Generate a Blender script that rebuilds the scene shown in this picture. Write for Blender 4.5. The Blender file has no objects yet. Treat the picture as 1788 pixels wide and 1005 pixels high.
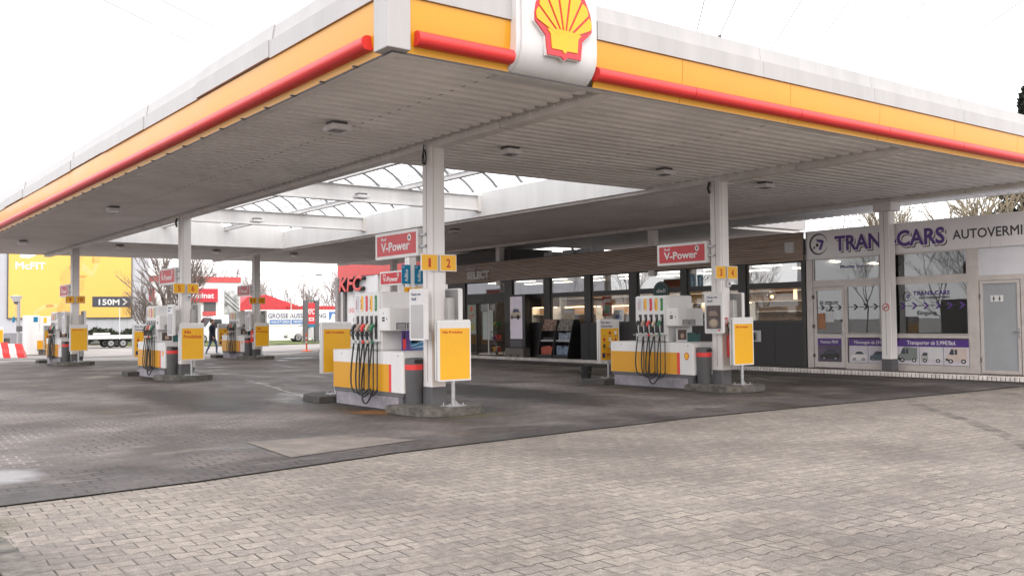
import bpy, bmesh, math, random
from mathutils import Vector, Matrix
R = math.radians
random.seed(7)
S = bpy.context.scene
COL = S.collection

# ------------------------------------------------------------------ camera, sky, sun, exposure
cam_d = bpy.data.cameras.new("camera")
cam = bpy.data.objects.new("camera", cam_d); COL.objects.link(cam)
cam_d.sensor_width = 36.0; cam_d.lens = 33.57
cam_d.clip_start = 0.1; cam_d.clip_end = 3000.0
def cam_matrix(yaw, pitch, roll, loc):
    cy, sy, cp, sp = math.cos(yaw), math.sin(yaw), math.cos(pitch), math.sin(pitch)
    f = Vector((sy*cp, cy*cp, sp)); r = Vector((cy, -sy, 0)); u = r.cross(f)
    cr, sr = math.cos(roll), math.sin(roll)
    r2 = r*cr + u*sr; u2 = -r*sr + u*cr
    m = Matrix((r2, u2, -f)).transposed().to_4x4(); m.translation = loc
    return m
cam.matrix_world = cam_matrix(0.6457, 0.0347, -0.0101, Vector((-8.711, -13.848, 1.538)))
S.camera = cam

SUN_EL, SUN_ROT = R(42), R(205)
w = bpy.data.worlds.new("World"); S.world = w; w.use_nodes = True
nt = w.node_tree; nt.nodes.clear()
out = nt.nodes.new("ShaderNodeOutputWorld")
sky = nt.nodes.new("ShaderNodeTexSky"); sky.sky_type = 'NISHITA'; sky.sun_disc = False
sky.sun_elevation = SUN_EL; sky.sun_rotation = SUN_ROT; sky.dust_density = 4.0; sky.air_density = 1.0
bg = nt.nodes.new("ShaderNodeBackground"); bg.inputs[1].default_value = 0.05
nt.links.new(sky.outputs[0], bg.inputs[0])
# closed cloud deck: an even off-white overcast, faintly mottled
tc = nt.nodes.new("ShaderNodeTexCoord"); nz = nt.nodes.new("ShaderNodeTexNoise")
nz.inputs["Scale"].default_value = 2.2; nz.inputs["Detail"].default_value = 4
nt.links.new(tc.outputs["Generated"], nz.inputs["Vector"])
cr = nt.nodes.new("ShaderNodeValToRGB")
cr.color_ramp.elements[0].position = 0.3; cr.color_ramp.elements[0].color = (0.86, 0.845, 0.85, 1)
cr.color_ramp.elements[1].position = 0.75; cr.color_ramp.elements[1].color = (1.0, 0.975, 0.97, 1)
nt.links.new(nz.outputs["Fac"], cr.inputs["Fac"])
bg2 = nt.nodes.new("ShaderNodeBackground"); bg2.inputs[1].default_value = 1.8
nt.links.new(cr.outputs[0], bg2.inputs[0])
add = nt.nodes.new("ShaderNodeAddShader")
nt.links.new(bg.outputs[0], add.inputs[0]); nt.links.new(bg2.outputs[0], add.inputs[1])
nt.links.new(add.outputs[0], out.inputs[0])

sun_d = bpy.data.lights.new("sun", 'SUN'); sun_d.energy = 0.5; sun_d.angle = R(25); sun_d.color = (1, 0.96, 0.9)
sun = bpy.data.objects.new("sun", sun_d); COL.objects.link(sun)
# the sky's sun_rotation turns clockwise from +Y
sdir = Vector((math.sin(SUN_ROT)*math.cos(SUN_EL), math.cos(SUN_ROT)*math.cos(SUN_EL), math.sin(SUN_EL)))
sun.rotation_euler = sdir.to_track_quat('Z', 'Y').to_euler()

S.view_settings.view_transform = 'Standard'; S.view_settings.look = 'None'
S.view_settings.exposure = 0.36; S.view_settings.gamma = 1.0
S.render.engine = 'CYCLES'
S.cycles.max_bounces = 10; S.cycles.diffuse_bounces = 7; S.cycles.glossy_bounces = 4; S.cycles.transparent_max_bounces = 12
S.cycles.caustics_reflective = False; S.cycles.caustics_refractive = False
S.cycles.use_denoising = True
S.cycles.sample_clamp_indirect = 6.0

# ------------------------------------------------------------------ materials
MATS = {}
def mat(name, col, rough=0.5, metal=0.0, var=0.06, scale=3.0, bump=0.0, bscale=60.0, emit=0.0, spec=0.5, streak=False, coat=0.0):
    if name in MATS: return MATS[name]
    m = bpy.data.materials.new(name); m.use_nodes = True; t = m.node_tree; b = t.nodes["Principled BSDF"]
    b.inputs["Roughness"].default_value = rough; b.inputs["Metallic"].default_value = metal
    b.inputs["Specular IOR Level"].default_value = spec
    if coat: b.inputs["Coat Weight"].default_value = coat
    c = (*col, 1)
    tc = t.nodes.new("ShaderNodeTexCoord")
    if var > 0:
        n = t.nodes.new("ShaderNodeTexNoise"); n.inputs["Scale"].default_value = scale; n.inputs["Detail"].default_value = 5
        n.inputs["Roughness"].default_value = 0.65
        mp = t.nodes.new("ShaderNodeMapping")
        if streak: mp.inputs["Scale"].default_value = (1, 1, 0.12)
        t.links.new(tc.outputs["Object"], mp.inputs[0]); t.links.new(mp.outputs[0], n.inputs["Vector"])
        r = t.nodes.new("ShaderNodeValToRGB")
        r.color_ramp.elements[0].position = 0.3; r.color_ramp.elements[1].position = 0.7
        r.color_ramp.elements[0].color = (*[max(0, x*(1-var*1.6)) for x in col], 1)
        r.color_ramp.elements[1].color = (*[min(1, x*(1+var)) for x in col], 1)
        t.links.new(n.outputs["Fac"], r.inputs["Fac"]); t.links.new(r.outputs[0], b.inputs["Base Color"])
        mr = t.nodes.new("ShaderNodeMapRange"); mr.inputs[3].default_value = max(0.02, rough-0.1); mr.inputs[4].default_value = min(1, rough+0.1)
        t.links.new(n.outputs["Fac"], mr.inputs[0]); t.links.new(mr.outputs[0], b.inputs["Roughness"])
    else:
        b.inputs["Base Color"].default_value = c
    if bump > 0:
        n2 = t.nodes.new("ShaderNodeTexNoise"); n2.inputs["Scale"].default_value = bscale; n2.inputs["Detail"].default_value = 4
        t.links.new(tc.outputs["Object"], n2.inputs["Vector"])
        bp = t.nodes.new("ShaderNodeBump"); bp.inputs["Strength"].default_value = bump; bp.inputs["Distance"].default_value = 0.02
        t.links.new(n2.outputs["Fac"], bp.inputs["Height"]); t.links.new(bp.outputs[0], b.inputs["Normal"])
    if emit > 0:
        b.inputs["Emission Color"].default_value = c; b.inputs["Emission Strength"].default_value = emit
    MATS[name] = m
    return m

WHITE = mat("white_paint", (0.43, 0.42, 0.418), 0.42, var=0.09, scale=1.5, streak=True)
WHITE2 = mat("white_plastic", (0.72, 0.71, 0.705), 0.35, var=0.06, scale=2.5, streak=True)
COLW = mat("column_white", (0.77, 0.745, 0.735), 0.55, var=0.06, scale=2.0, streak=True)
CEIL = mat("ceiling_sheet", (0.87, 0.85, 0.83), 0.5, var=0.09, scale=0.6)
BEAM = mat("beam_paint", (0.80, 0.77, 0.74), 0.5, var=0.1, scale=1.2)
YEL = mat("yellow_panel", (0.66, 0.31, 0.006), 0.35, var=0.04, scale=0.8, coat=0.1)
YEL2 = mat("yellow_board", (0.84, 0.43, 0.012), 0.45, var=0.03)
RED = mat("red_gloss", (0.70, 0.04, 0.038), 0.4, var=0.06, scale=0.8)
REDP = mat("red_panel", (0.56, 0.035, 0.045), 0.4, var=0.04)
REDT = mat("red_lettering", (0.50, 0.03, 0.012), 0.5, var=0)
DGREY = mat("dark_grey_paint", (0.105, 0.102, 0.108), 0.55, var=0.1)
BINGREY = mat("bin_grey", (0.085, 0.083, 0.088), 0.5, var=0.1)
BLACK = mat("black_rubber", (0.012, 0.012, 0.013), 0.45, var=0.05)
BLACKP = mat("black_panel", (0.02, 0.019, 0.02), 0.3, var=0.1)
STEEL = mat("galvanised_steel", (0.42, 0.42, 0.43), 0.42, metal=0.7, var=0.15, scale=12)
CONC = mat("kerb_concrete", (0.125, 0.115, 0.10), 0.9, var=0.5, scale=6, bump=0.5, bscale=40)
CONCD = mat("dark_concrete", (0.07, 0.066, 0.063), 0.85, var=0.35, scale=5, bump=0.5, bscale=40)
PLINTH = mat("plinth_lilac", (0.27, 0.25, 0.275), 0.8, var=0.22, scale=4, bump=0.2)
FRAME = mat("anthracite_frame", (0.035, 0.033, 0.033), 0.4, var=0.1)
FRAMED = mat("anthracite_panel", (0.028, 0.026, 0.026), 0.45, var=0.12, scale=1.5)
ALU = mat("aluminium_frame", (0.58, 0.53, 0.505), 0.42, metal=0.25, var=0.08)
SILV = mat("silver_panel", (0.68, 0.66, 0.675), 0.35, metal=0.2, var=0.05, scale=0.8)
BLUE = mat("blue_sign", (0.0, 0.17, 0.32), 0.4, var=0.04)
NAVY = mat("navy_lettering", (0.02, 0.03, 0.12), 0.5, var=0)
PURPLE = mat("purple_film", (0.085, 0.035, 0.22), 0.4, var=0.04)
CHAR = mat("charcoal_lettering", (0.05, 0.045, 0.055), 0.5, var=0)
GREEN = mat("green_plastic", (0.01, 0.16, 0.06), 0.4, var=0.05)
ORANGE = mat("orange_plastic", (0.75, 0.12, 0.03), 0.5, var=0.05)
KRED = mat("hazed_red_cladding", (0.56, 0.085, 0.085), 0.5, var=0.07)  # haze over the far buildings is mixed into this red
GREYW = mat("grey_cladding", (0.40, 0.40, 0.42), 0.6, var=0.05, scale=0.5)
LGREY = mat("light_grey_panel", (0.62, 0.62, 0.63), 0.5, var=0.03)
POSTERG = mat("blank_grey_poster", (0.42, 0.41, 0.41), 0.12, var=0.06)
TYRE = mat("tyre_rubber", (0.015, 0.015, 0.015), 0.8, var=0.1)
CARW = mat("white_car_paint", (0.72, 0.72, 0.73), 0.18, var=0.02, coat=0.6)
CARG = mat("car_window", (0.03, 0.035, 0.04), 0.06, var=0)
BARK = mat("bark", (0.11, 0.085, 0.07), 0.9, var=0.3, scale=4, bump=0.5, bscale=20)
TWIG = mat("twig", (0.15, 0.105, 0.085), 0.9, var=0.2)
TWIGY = mat("twig_ochre", (0.25, 0.21, 0.145), 0.9, var=0.25)
HEDGE = mat("hedge_leaf", (0.035, 0.05, 0.022), 0.7, var=0.5, scale=3)
GRASS = mat("grass_verge", (0.12, 0.15, 0.04), 0.9, var=0.4, scale=1.5, bump=0.6, bscale=30)
SKIN = mat("skin", (0.48, 0.27, 0.19), 0.6, var=0.06)
JACKET = mat("navy_jacket", (0.015, 0.02, 0.04), 0.8, var=0.2)
JEANS = mat("blue_jeans", (0.09, 0.14, 0.24), 0.85, var=0.2, scale=8)
BEIGE = mat("beige_shirt", (0.45, 0.33, 0.27), 0.8, var=0.1)
HAIR = mat("dark_hair", (0.015, 0.012, 0.01), 0.6, var=0.2)
LAMPW = mat("lamp_warm", (1.0, 0.66, 0.34), 0.4, var=0, emit=7.0)
LAMPC = mat("lamp_cool", (1.0, 0.86, 0.66), 0.4, var=0, emit=20.0)
WARMWALL = mat("shop_back_wall", (0.24, 0.165, 0.11), 0.7, var=0.15)
INFLOOR = mat("shop_floor", (0.25, 0.24, 0.23), 0.4, var=0.1)

def wood_mat():
    m = bpy.data.materials.new("timber_slats"); m.use_nodes = True; t = m.node_tree; b = t.nodes["Principled BSDF"]
    tc = t.nodes.new("ShaderNodeTexCoord"); mp = t.nodes.new("ShaderNodeMapping"); mp.inputs["Scale"].default_value = (1, 0.35, 9)
    n = t.nodes.new("ShaderNodeTexNoise"); n.inputs["Scale"].default_value = 2.5; n.inputs["Detail"].default_value = 6
    r = t.nodes.new("ShaderNodeValToRGB"); r.color_ramp.elements[0].position = .3; r.color_ramp.elements[1].position = .72
    r.color_ramp.elements[0].color = (0.36, 0.25, 0.19, 1); r.color_ramp.elements[1].color = (0.60, 0.46, 0.375, 1)
    t.links.new(tc.outputs["Object"], mp.inputs[0]); t.links.new(mp.outputs[0], n.inputs["Vector"])
    t.links.new(n.outputs["Fac"], r.inputs["Fac"]); t.links.new(r.outputs[0], b.inputs["Base Color"])
    b.inputs["Roughness"].default_value = 0.6
    return m
WOOD = wood_mat()

def glass_mat(name, tint, refl_ior=1.9, rough=0.0):
    m = bpy.data.materials.new(name); m.use_nodes = True; t = m.node_tree; t.nodes.clear()
    o = t.nodes.new("ShaderNodeOutputMaterial"); mix = t.nodes.new("ShaderNodeMixShader")
    tr = t.nodes.new("ShaderNodeBsdfTransparent"); tr.inputs[0].default_value = (*tint, 1)
    g = t.nodes.new("ShaderNodeBsdfGlossy"); g.inputs["Roughness"].default_value = rough; g.inputs[0].default_value = (0.95, 0.96, 0.97, 1)
    f = t.nodes.new("ShaderNodeFresnel")
    ge = t.nodes.new("ShaderNodeNewGeometry"); mi = t.nodes.new("ShaderNodeMix"); mi.data_type = 'FLOAT'
    mi.inputs[2].default_value = refl_ior; mi.inputs[3].default_value = 1.0/refl_ior      # same reflection from either face of the pane
    t.links.new(ge.outputs["Backfacing"], mi.inputs[0]); t.links.new(mi.outputs[0], f.inputs[0])
    n = t.nodes.new("ShaderNodeTexNoise"); n.inputs["Scale"].default_value = 0.7
    tc = t.nodes.new("ShaderNodeTexCoord"); t.links.new(tc.outputs["Object"], n.inputs["Vector"])
    bp = t.nodes.new("ShaderNodeBump"); bp.inputs["Strength"].default_value = 0.05; bp.inputs["Distance"].default_value = 0.02
    t.links.new(n.outputs["Fac"], bp.inputs["Height"]); t.links.new(bp.outputs[0], g.inputs["Normal"])
    t.links.new(f.outputs[0], mix.inputs[0]); t.links.new(tr.outputs[0], mix.inputs[1]); t.links.new(g.outputs[0], mix.inputs[2])
    t.links.new(mix.outputs[0], o.inputs[0]); return m
GLASS = glass_mat("window_glass", (0.86, 0.87, 0.87), 1.5)
GLASSU = glass_mat("coated_glass", (0.45, 0.47, 0.48), 3.4)
GLASSD = glass_mat("tinted_glass", (0.62, 0.64, 0.65), 1.9)

def skylight_mat():
    m = bpy.data.materials.new("skylight_sheet"); m.use_nodes = True; t = m.node_tree; t.nodes.clear()
    o = t.nodes.new("ShaderNodeOutputMaterial"); a = t.nodes.new("ShaderNodeMixShader"); a.inputs[0].default_value = 0.35
    tr = t.nodes.new("ShaderNodeBsdfTransparent"); tr.inputs[0].default_value = (0.95, 0.96, 0.96, 1)
    tl = t.nodes.new("ShaderNodeBsdfTranslucent"); tl.inputs[0].default_value = (0.85, 0.87, 0.87, 1)
    t.links.new(tr.outputs[0], a.inputs[1]); t.links.new(tl.outputs[0], a.inputs[2]); t.links.new(a.outputs[0], o.inputs[0]); return m
VAULT = skylight_mat()

def paver_mat(name, lo, hi, joint, jw, dark):
    m = bpy.data.materials.new(name); m.use_nodes = True; t = m.node_tree; b = t.nodes["Principled BSDF"]
    N = t.nodes.new; L = t.links.new
    tc = N("ShaderNodeTexCoord"); mp = N("ShaderNodeMapping"); mp.inputs["Rotation"].default_value = (0, 0, R(3.0))
    L(tc.outputs["Object"], mp.inputs[0])
    sx = N("ShaderNodeSeparateXYZ"); L(mp.outputs[0], sx.inputs[0])
    # double-T interlocking blocks: the long joints zigzag, in step with the staggered cross joints
    dv = N("ShaderNodeMath"); dv.operation = 'DIVIDE'; dv.inputs[1].default_value = 0.118; L(sx.outputs[0], dv.inputs[0])
    pp = N("ShaderNodeMath"); pp.operation = 'PINGPONG'; pp.inputs[1].default_value = 1.0; L(dv.outputs[0], pp.inputs[0])
    st0 = N("ShaderNodeMapRange"); st0.interpolation_type = 'SMOOTHSTEP'; st0.inputs[1].default_value = 0.12; st0.inputs[2].default_value = 0.88
    st0.inputs[3].default_value = -0.0125; st0.inputs[4].default_value = 0.0125; L(pp.outputs[0], st0.inputs[0])
    cv = N("ShaderNodeMath"); cv.operation = 'MULTIPLY'; cv.inputs[1].default_value = math.pi/0.168; L(sx.outputs[1], cv.inputs[0])
    cc = N("ShaderNodeMath"); cc.operation = 'COSINE'; L(cv.outputs[0], cc.inputs[0])
    st = N("ShaderNodeMath"); st.operation = 'MULTIPLY'; L(st0.outputs[0], st.inputs[0]); L(cc.outputs[0], st.inputs[1])
    nv = N("ShaderNodeTexNoise"); nv.inputs["Scale"].default_value = 3.0; nv.inputs["Detail"].default_value = 2; L(tc.outputs["Object"], nv.inputs["Vector"])
    wv = N("ShaderNodeMath"); wv.operation = 'MULTIPLY_ADD'; wv.inputs[1].default_value = 0.02; L(nv.outputs["Fac"], wv.inputs[0]); L(sx.outputs[1], wv.inputs[2])
    ad = N("ShaderNodeMath"); ad.operation = 'ADD'; L(wv.outputs[0], ad.inputs[0]); L(st.outputs[0], ad.inputs[1])
    nu = N("ShaderNodeTexNoise"); nu.inputs["Scale"].default_value = 2.3; L(tc.outputs["Object"], nu.inputs["Vector"])
    wu = N("ShaderNodeMath"); wu.operation = 'MULTIPLY_ADD'; wu.inputs[1].default_value = 0.03; L(nu.outputs["Fac"], wu.inputs[0]); L(sx.outputs[0], wu.inputs[2])
    cb = N("ShaderNodeCombineXYZ"); L(wu.outputs[0], cb.inputs[0]); L(ad.outputs[0], cb.inputs[1])
    br = N("ShaderNodeTexBrick"); br.offset = 0.5; br.inputs["Scale"].default_value = 1.0
    br.inputs["Mortar Size"].default_value = jw; br.inputs["Mortar Smooth"].default_value = 0.35
    br.inputs["Brick Width"].default_value = 0.236; br.inputs["Row Height"].default_value = 0.168; br.inputs["Bias"].default_value = -0.1
    br.inputs["Color1"].default_value = (0.80, 0.80, 0.82, 1); br.inputs["Color2"].default_value = (1.12, 1.105, 1.08, 1); br.inputs["Mortar"].default_value = (1, 1, 1, 1)
    L(cb.outputs[0], br.inputs["Vector"])
    # stains: broad patches and fine grain
    n1 = N("ShaderNodeTexNoise"); n1.inputs["Scale"].default_value = 0.42; n1.inputs["Detail"].default_value = 8; n1.inputs["Roughness"].default_value = 0.65
    L(tc.outputs["Object"], n1.inputs["Vector"])
    r1 = N("ShaderNodeValToRGB"); r1.color_ramp.elements[0].position = .36; r1.color_ramp.elements[1].position = .60
    r1.color_ramp.elements[0].color = (*lo, 1); r1.color_ramp.elements[1].color = (*hi, 1); L(n1.outputs["Fac"], r1.inputs["Fac"])
    mu = N("ShaderNodeMixRGB"); mu.blend_type = 'MULTIPLY'; mu.inputs[0].default_value = 0.75; L(r1.outputs[0], mu.inputs[1]); L(br.outputs["Color"], mu.inputs[2])
    n2 = N("ShaderNodeTexNoise"); n2.inputs["Scale"].default_value = 85; n2.inputs["Detail"].default_value = 6; n2.inputs["Roughness"].default_value = 0.8; L(tc.outputs["Object"], n2.inputs["Vector"])
    r2 = N("ShaderNodeValToRGB"); r2.color_ramp.elements[0].position = .3; r2.color_ramp.elements[1].position = .72
    r2.color_ramp.elements[0].color = (.42, .42, .42, 1); r2.color_ramp.elements[1].color = (1.6, 1.57, 1.54, 1); L(n2.outputs["Fac"], r2.inputs["Fac"])
    mu2 = N("ShaderNodeMixRGB"); mu2.blend_type = 'MULTIPLY'; mu2.inputs[0].default_value = 0.85; L(mu.outputs[0], mu2.inputs[1]); L(r2.outputs[0], mu2.inputs[2])
    nm = N("ShaderNodeTexNoise"); nm.inputs["Scale"].default_value = 14; nm.inputs["Detail"].default_value = 6; nm.inputs["Roughness"].default_value = .75; L(tc.outputs["Object"], nm.inputs["Vector"])
    rm = N("ShaderNodeValToRGB"); rm.color_ramp.elements[0].position = .34; rm.color_ramp.elements[1].position = .66
    rm.color_ramp.elements[0].color = (.60, .59, .58, 1); rm.color_ramp.elements[1].color = (1.26, 1.25, 1.24, 1); L(nm.outputs["Fac"], rm.inputs["Fac"])
    mm_ = N("ShaderNodeMixRGB"); mm_.blend_type = 'MULTIPLY'; mm_.inputs[0].default_value = .8; L(mu2.outputs[0], mm_.inputs[1]); L(rm.outputs[0], mm_.inputs[2]); mu2 = mm_
    vo = N("ShaderNodeTexVoronoi"); vo.inputs["Scale"].default_value = 55; L(tc.outputs["Object"], vo.inputs["Vector"])
    rs = N("ShaderNodeMapRange"); rs.inputs[1].default_value = .20; rs.inputs[2].default_value = .10; L(vo.outputs["Distance"], rs.inputs[0])
    gt = N("ShaderNodeMath"); gt.operation = 'GREATER_THAN'; gt.inputs[1].default_value = .62; sc_ = N("ShaderNodeSeparateColor"); L(vo.outputs["Color"], sc_.inputs[0]); L(sc_.outputs[0], gt.inputs[0])
    sp = N("ShaderNodeMath"); sp.operation = 'MULTIPLY'; L(rs.outputs[0], sp.inputs[0]); L(gt.outputs[0], sp.inputs[1])
    sp2 = N("ShaderNodeMath"); sp2.operation = 'MULTIPLY'; sp2.inputs[1].default_value = .55 if not dark else .25; L(sp.outputs[0], sp2.inputs[0])
    ms = N("ShaderNodeMixRGB"); L(sp2.outputs[0], ms.inputs[0]); L(mu2.outputs[0], ms.inputs[1]); ms.inputs[2].default_value = (.55, .52, .49, 1); mu2 = ms
    # joints, missing or filled here and there
    nj = N("ShaderNodeTexNoise"); nj.inputs["Scale"].default_value = 1.7; nj.inputs["Detail"].default_value = 5; L(tc.outputs["Object"], nj.inputs["Vector"])
    rj = N("ShaderNodeMapRange"); rj.inputs[1].default_value = .38; rj.inputs[2].default_value = .6; rj.inputs[3].default_value = 0.4 if not dark else 0.3; rj.inputs[4].default_value = 1.0
    L(nj.outputs["Fac"], rj.inputs[0])
    jm = N("ShaderNodeMath"); jm.operation = 'MULTIPLY'; L(br.outputs["Fac"], jm.inputs[0]); L(rj.outputs[0], jm.inputs[1])
    mj = N("ShaderNodeMixRGB"); L(jm.outputs[0], mj.inputs[0]); L(mu2.outputs[0], mj.inputs[1]); mj.inputs[2].default_value = (*joint, 1)
    if dark:     # joints filled with pale sand in places, black with oil in others
        np_ = N("ShaderNodeTexNoise"); np_.inputs["Scale"].default_value = 0.35; np_.inputs["Detail"].default_value = 4; L(tc.outputs["Object"], np_.inputs["Vector"])
        rp = N("ShaderNodeValToRGB"); rp.color_ramp.elements[0].position = .50; rp.color_ramp.elements[1].position = .58
        rp.color_ramp.elements[0].color = (.028, .025, .024, 1); rp.color_ramp.elements[1].color = (.25, .228, .213, 1); L(np_.outputs["Fac"], rp.inputs["Fac"]); L(rp.outputs[0], mj.inputs[2])
    col_out = mj.outputs[0]
    # second, larger blotches (oil, wet) with sharper rims
    n3 = N("ShaderNodeTexNoise"); n3.inputs["Scale"].default_value = 0.9 if dark else 0.6; n3.inputs["Detail"].default_value = 7
    m3 = N("ShaderNodeMapping"); m3.inputs["Location"].default_value = (13, 5, 2); m3.inputs["Scale"].default_value = (1.0, 0.55, 1); L(tc.outputs["Object"], m3.inputs[0]); L(m3.outputs[0], n3.inputs["Vector"])
    r3 = N("ShaderNodeMapRange"); r3.inputs[1].default_value = .52; r3.inputs[2].default_value = .68; L(n3.outputs["Fac"], r3.inputs[0])
    m4 = N("ShaderNodeMixRGB"); m4.blend_type = 'MULTIPLY'
    sc4 = N("ShaderNodeMath"); sc4.operation = 'MULTIPLY'; sc4.inputs[1].default_value = 0.75 if dark else 0.5
    L(r3.outputs[0], sc4.inputs[0]); L(sc4.outputs[0], m4.inputs[0]); L(col_out, m4.inputs[1]); m4.inputs[2].default_value = (0.45, 0.45, 0.47, 1) if dark else (0.72, 0.70, 0.74, 1)
    col_out = m4.outputs[0]
    rough = N("ShaderNodeMapRange"); rough.inputs[3].default_value = 0.78 if dark else 0.92; rough.inputs[4].default_value = 0.38 if dark else 0.8
    L(r3.outputs[0], rough.inputs[0]); rout = rough.outputs[0]
    if dark:
        so = N("ShaderNodeSeparateXYZ"); L(tc.outputs["Object"], so.inputs[0])
        sl = N("ShaderNodeMath"); sl.operation = 'MULTIPLY_ADD'; sl.inputs[1].default_value = -0.075; L(so.outputs[0], sl.inputs[0]); L(so.outputs[1], sl.inputs[2])   # y along the oblique front edge
        n5 = N("ShaderNodeTexNoise"); n5.inputs["Scale"].default_value = 0.8; n5.inputs["Detail"].default_value = 6; L(tc.outputs["Object"], n5.inputs["Vector"])
        s5 = N("ShaderNodeMath"); s5.operation = 'MULTIPLY_ADD'; s5.inputs[1].default_value = 3.2; L(n5.outputs["Fac"], s5.inputs[0]); L(sl.outputs[0], s5.inputs[2])
        b5 = N("ShaderNodeMapRange"); b5.inputs[1].default_value = -1.05; b5.inputs[2].default_value = -1.3; b5.inputs[3].default_value = 0; b5.inputs[4].default_value = .8; L(s5.outputs[0], b5.inputs[0])
        m5 = N("ShaderNodeMixRGB"); m5.blend_type = 'MULTIPLY'; L(b5.outputs[0], m5.inputs[0]); L(col_out, m5.inputs[1]); m5.inputs[2].default_value = (.52, .53, .56, 1); col_out = m5.outputs[0]
        # pale worn and drying patches
        n6 = N("ShaderNodeTexNoise"); n6.inputs["Scale"].default_value = 1.3; n6.inputs["Detail"].default_value = 9; n6.inputs["Roughness"].default_value = .7
        m6 = N("ShaderNodeMapping"); m6.inputs["Location"].default_value = (3, 31, 7); m6.inputs["Rotation"].default_value = (0, 0, R(-50)); m6.inputs["Scale"].default_value = (.45, 1.3, 1); L(tc.outputs["Object"], m6.inputs[0]); L(m6.outputs[0], n6.inputs["Vector"])
        r6 = N("ShaderNodeMapRange"); r6.inputs[1].default_value = .56; r6.inputs[2].default_value = .72; r6.inputs[4].default_value = .55; L(n6.outputs["Fac"], r6.inputs[0])
        c6 = N("ShaderNodeMixRGB"); L(r6.outputs[0], c6.inputs[0]); L(col_out, c6.inputs[1]); c6.inputs[2].default_value = (.25, .225, .205, 1); col_out = c6.outputs[0]
        # standing water by the left forecourt edge, its pale reflection painted into the colour
        vd = N("ShaderNodeVectorMath"); vd.operation = 'SUBTRACT'; vd.inputs[1].default_value = (-7.15, -2.75, 0); L(tc.outputs["Object"], vd.inputs[0])
        vs = N("ShaderNodeVectorMath"); vs.operation = 'MULTIPLY'; vs.inputs[1].default_value = (1.0, 1.0, 0); L(vd.outputs[0], vs.inputs[0])
        ln = N("ShaderNodeVectorMath"); ln.operation = 'LENGTH'; L(vs.outputs[0], ln.inputs[0])
        aw = N("ShaderNodeMath"); aw.operation = 'MULTIPLY_ADD'; aw.inputs[1].default_value = 0.9; L(nj.outputs["Fac"], aw.inputs[0]); L(ln.outputs["Value"], aw.inputs[2])
        pm = N("ShaderNodeMapRange"); pm.inputs[1].default_value = 1.05; pm.inputs[2].default_value = 0.75; L(aw.outputs[0], pm.inputs[0])
        mr = N("ShaderNodeMix"); mr.data_type = 'FLOAT'; L(pm.outputs[0], mr.inputs[0]); L(rout, mr.inputs[2]); mr.inputs[3].default_value = 0.35
        rout = mr.outputs[0]
        md = N("ShaderNodeMixRGB"); L(pm.outputs[0], md.inputs[0]); L(col_out, md.inputs[1]); md.inputs[2].default_value = (0.20, 0.20, 0.212, 1)
        col_out = md.outputs[0]
    L(col_out, b.inputs["Base Color"]); L(rout, b.inputs["Roughness"])
    hb = N("ShaderNodeMath"); hb.operation = 'MULTIPLY_ADD'; hb.inputs[1].default_value = -1.0; L(jm.outputs[0], hb.inputs[0]); L(n2.outputs["Fac"], hb.inputs[2])
    bp = N("ShaderNodeBump"); bp.inputs["Strength"].default_value = 0.45 if not dark else 0.25; bp.inputs["Distance"].default_value = 0.008
    L(hb.outputs[0], bp.inputs["Height"]); L(bp.outputs[0], b.inputs["Normal"])
    return m
PAVE_L = paver_mat("light_interlocking_pavers", (0.172, 0.152, 0.135), (0.280, 0.252, 0.222), (0.040, 0.033, 0.028), 0.0075, False)
PAVE_D = paver_mat("dark_forecourt_pavers", (0.072, 0.062, 0.059), (0.168, 0.147, 0.141), (0.055, 0.05, 0.047), 0.017, True)
SLAB = mat("worn_concrete_slab", (0.19, 0.165, 0.145), 0.8, var=0.25, scale=2.5, bump=0.3, bscale=80)
ROAD = mat("pale_asphalt", (0.30, 0.28, 0.265), 0.85, var=0.2, scale=0.3, bump=0.2, bscale=40)
KERBW = mat("pale_kerb_stone", (0.72, 0.67, 0.64), 0.8, var=0.2, scale=5)
WALKM = mat("pavement_tiles", (0.13, 0.10, 0.09), 0.7, var=0.25, scale=3)
ROADW = mat("worn_white_marking", (0.55, 0.54, 0.53), 0.8, var=0.3, scale=3)

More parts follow.
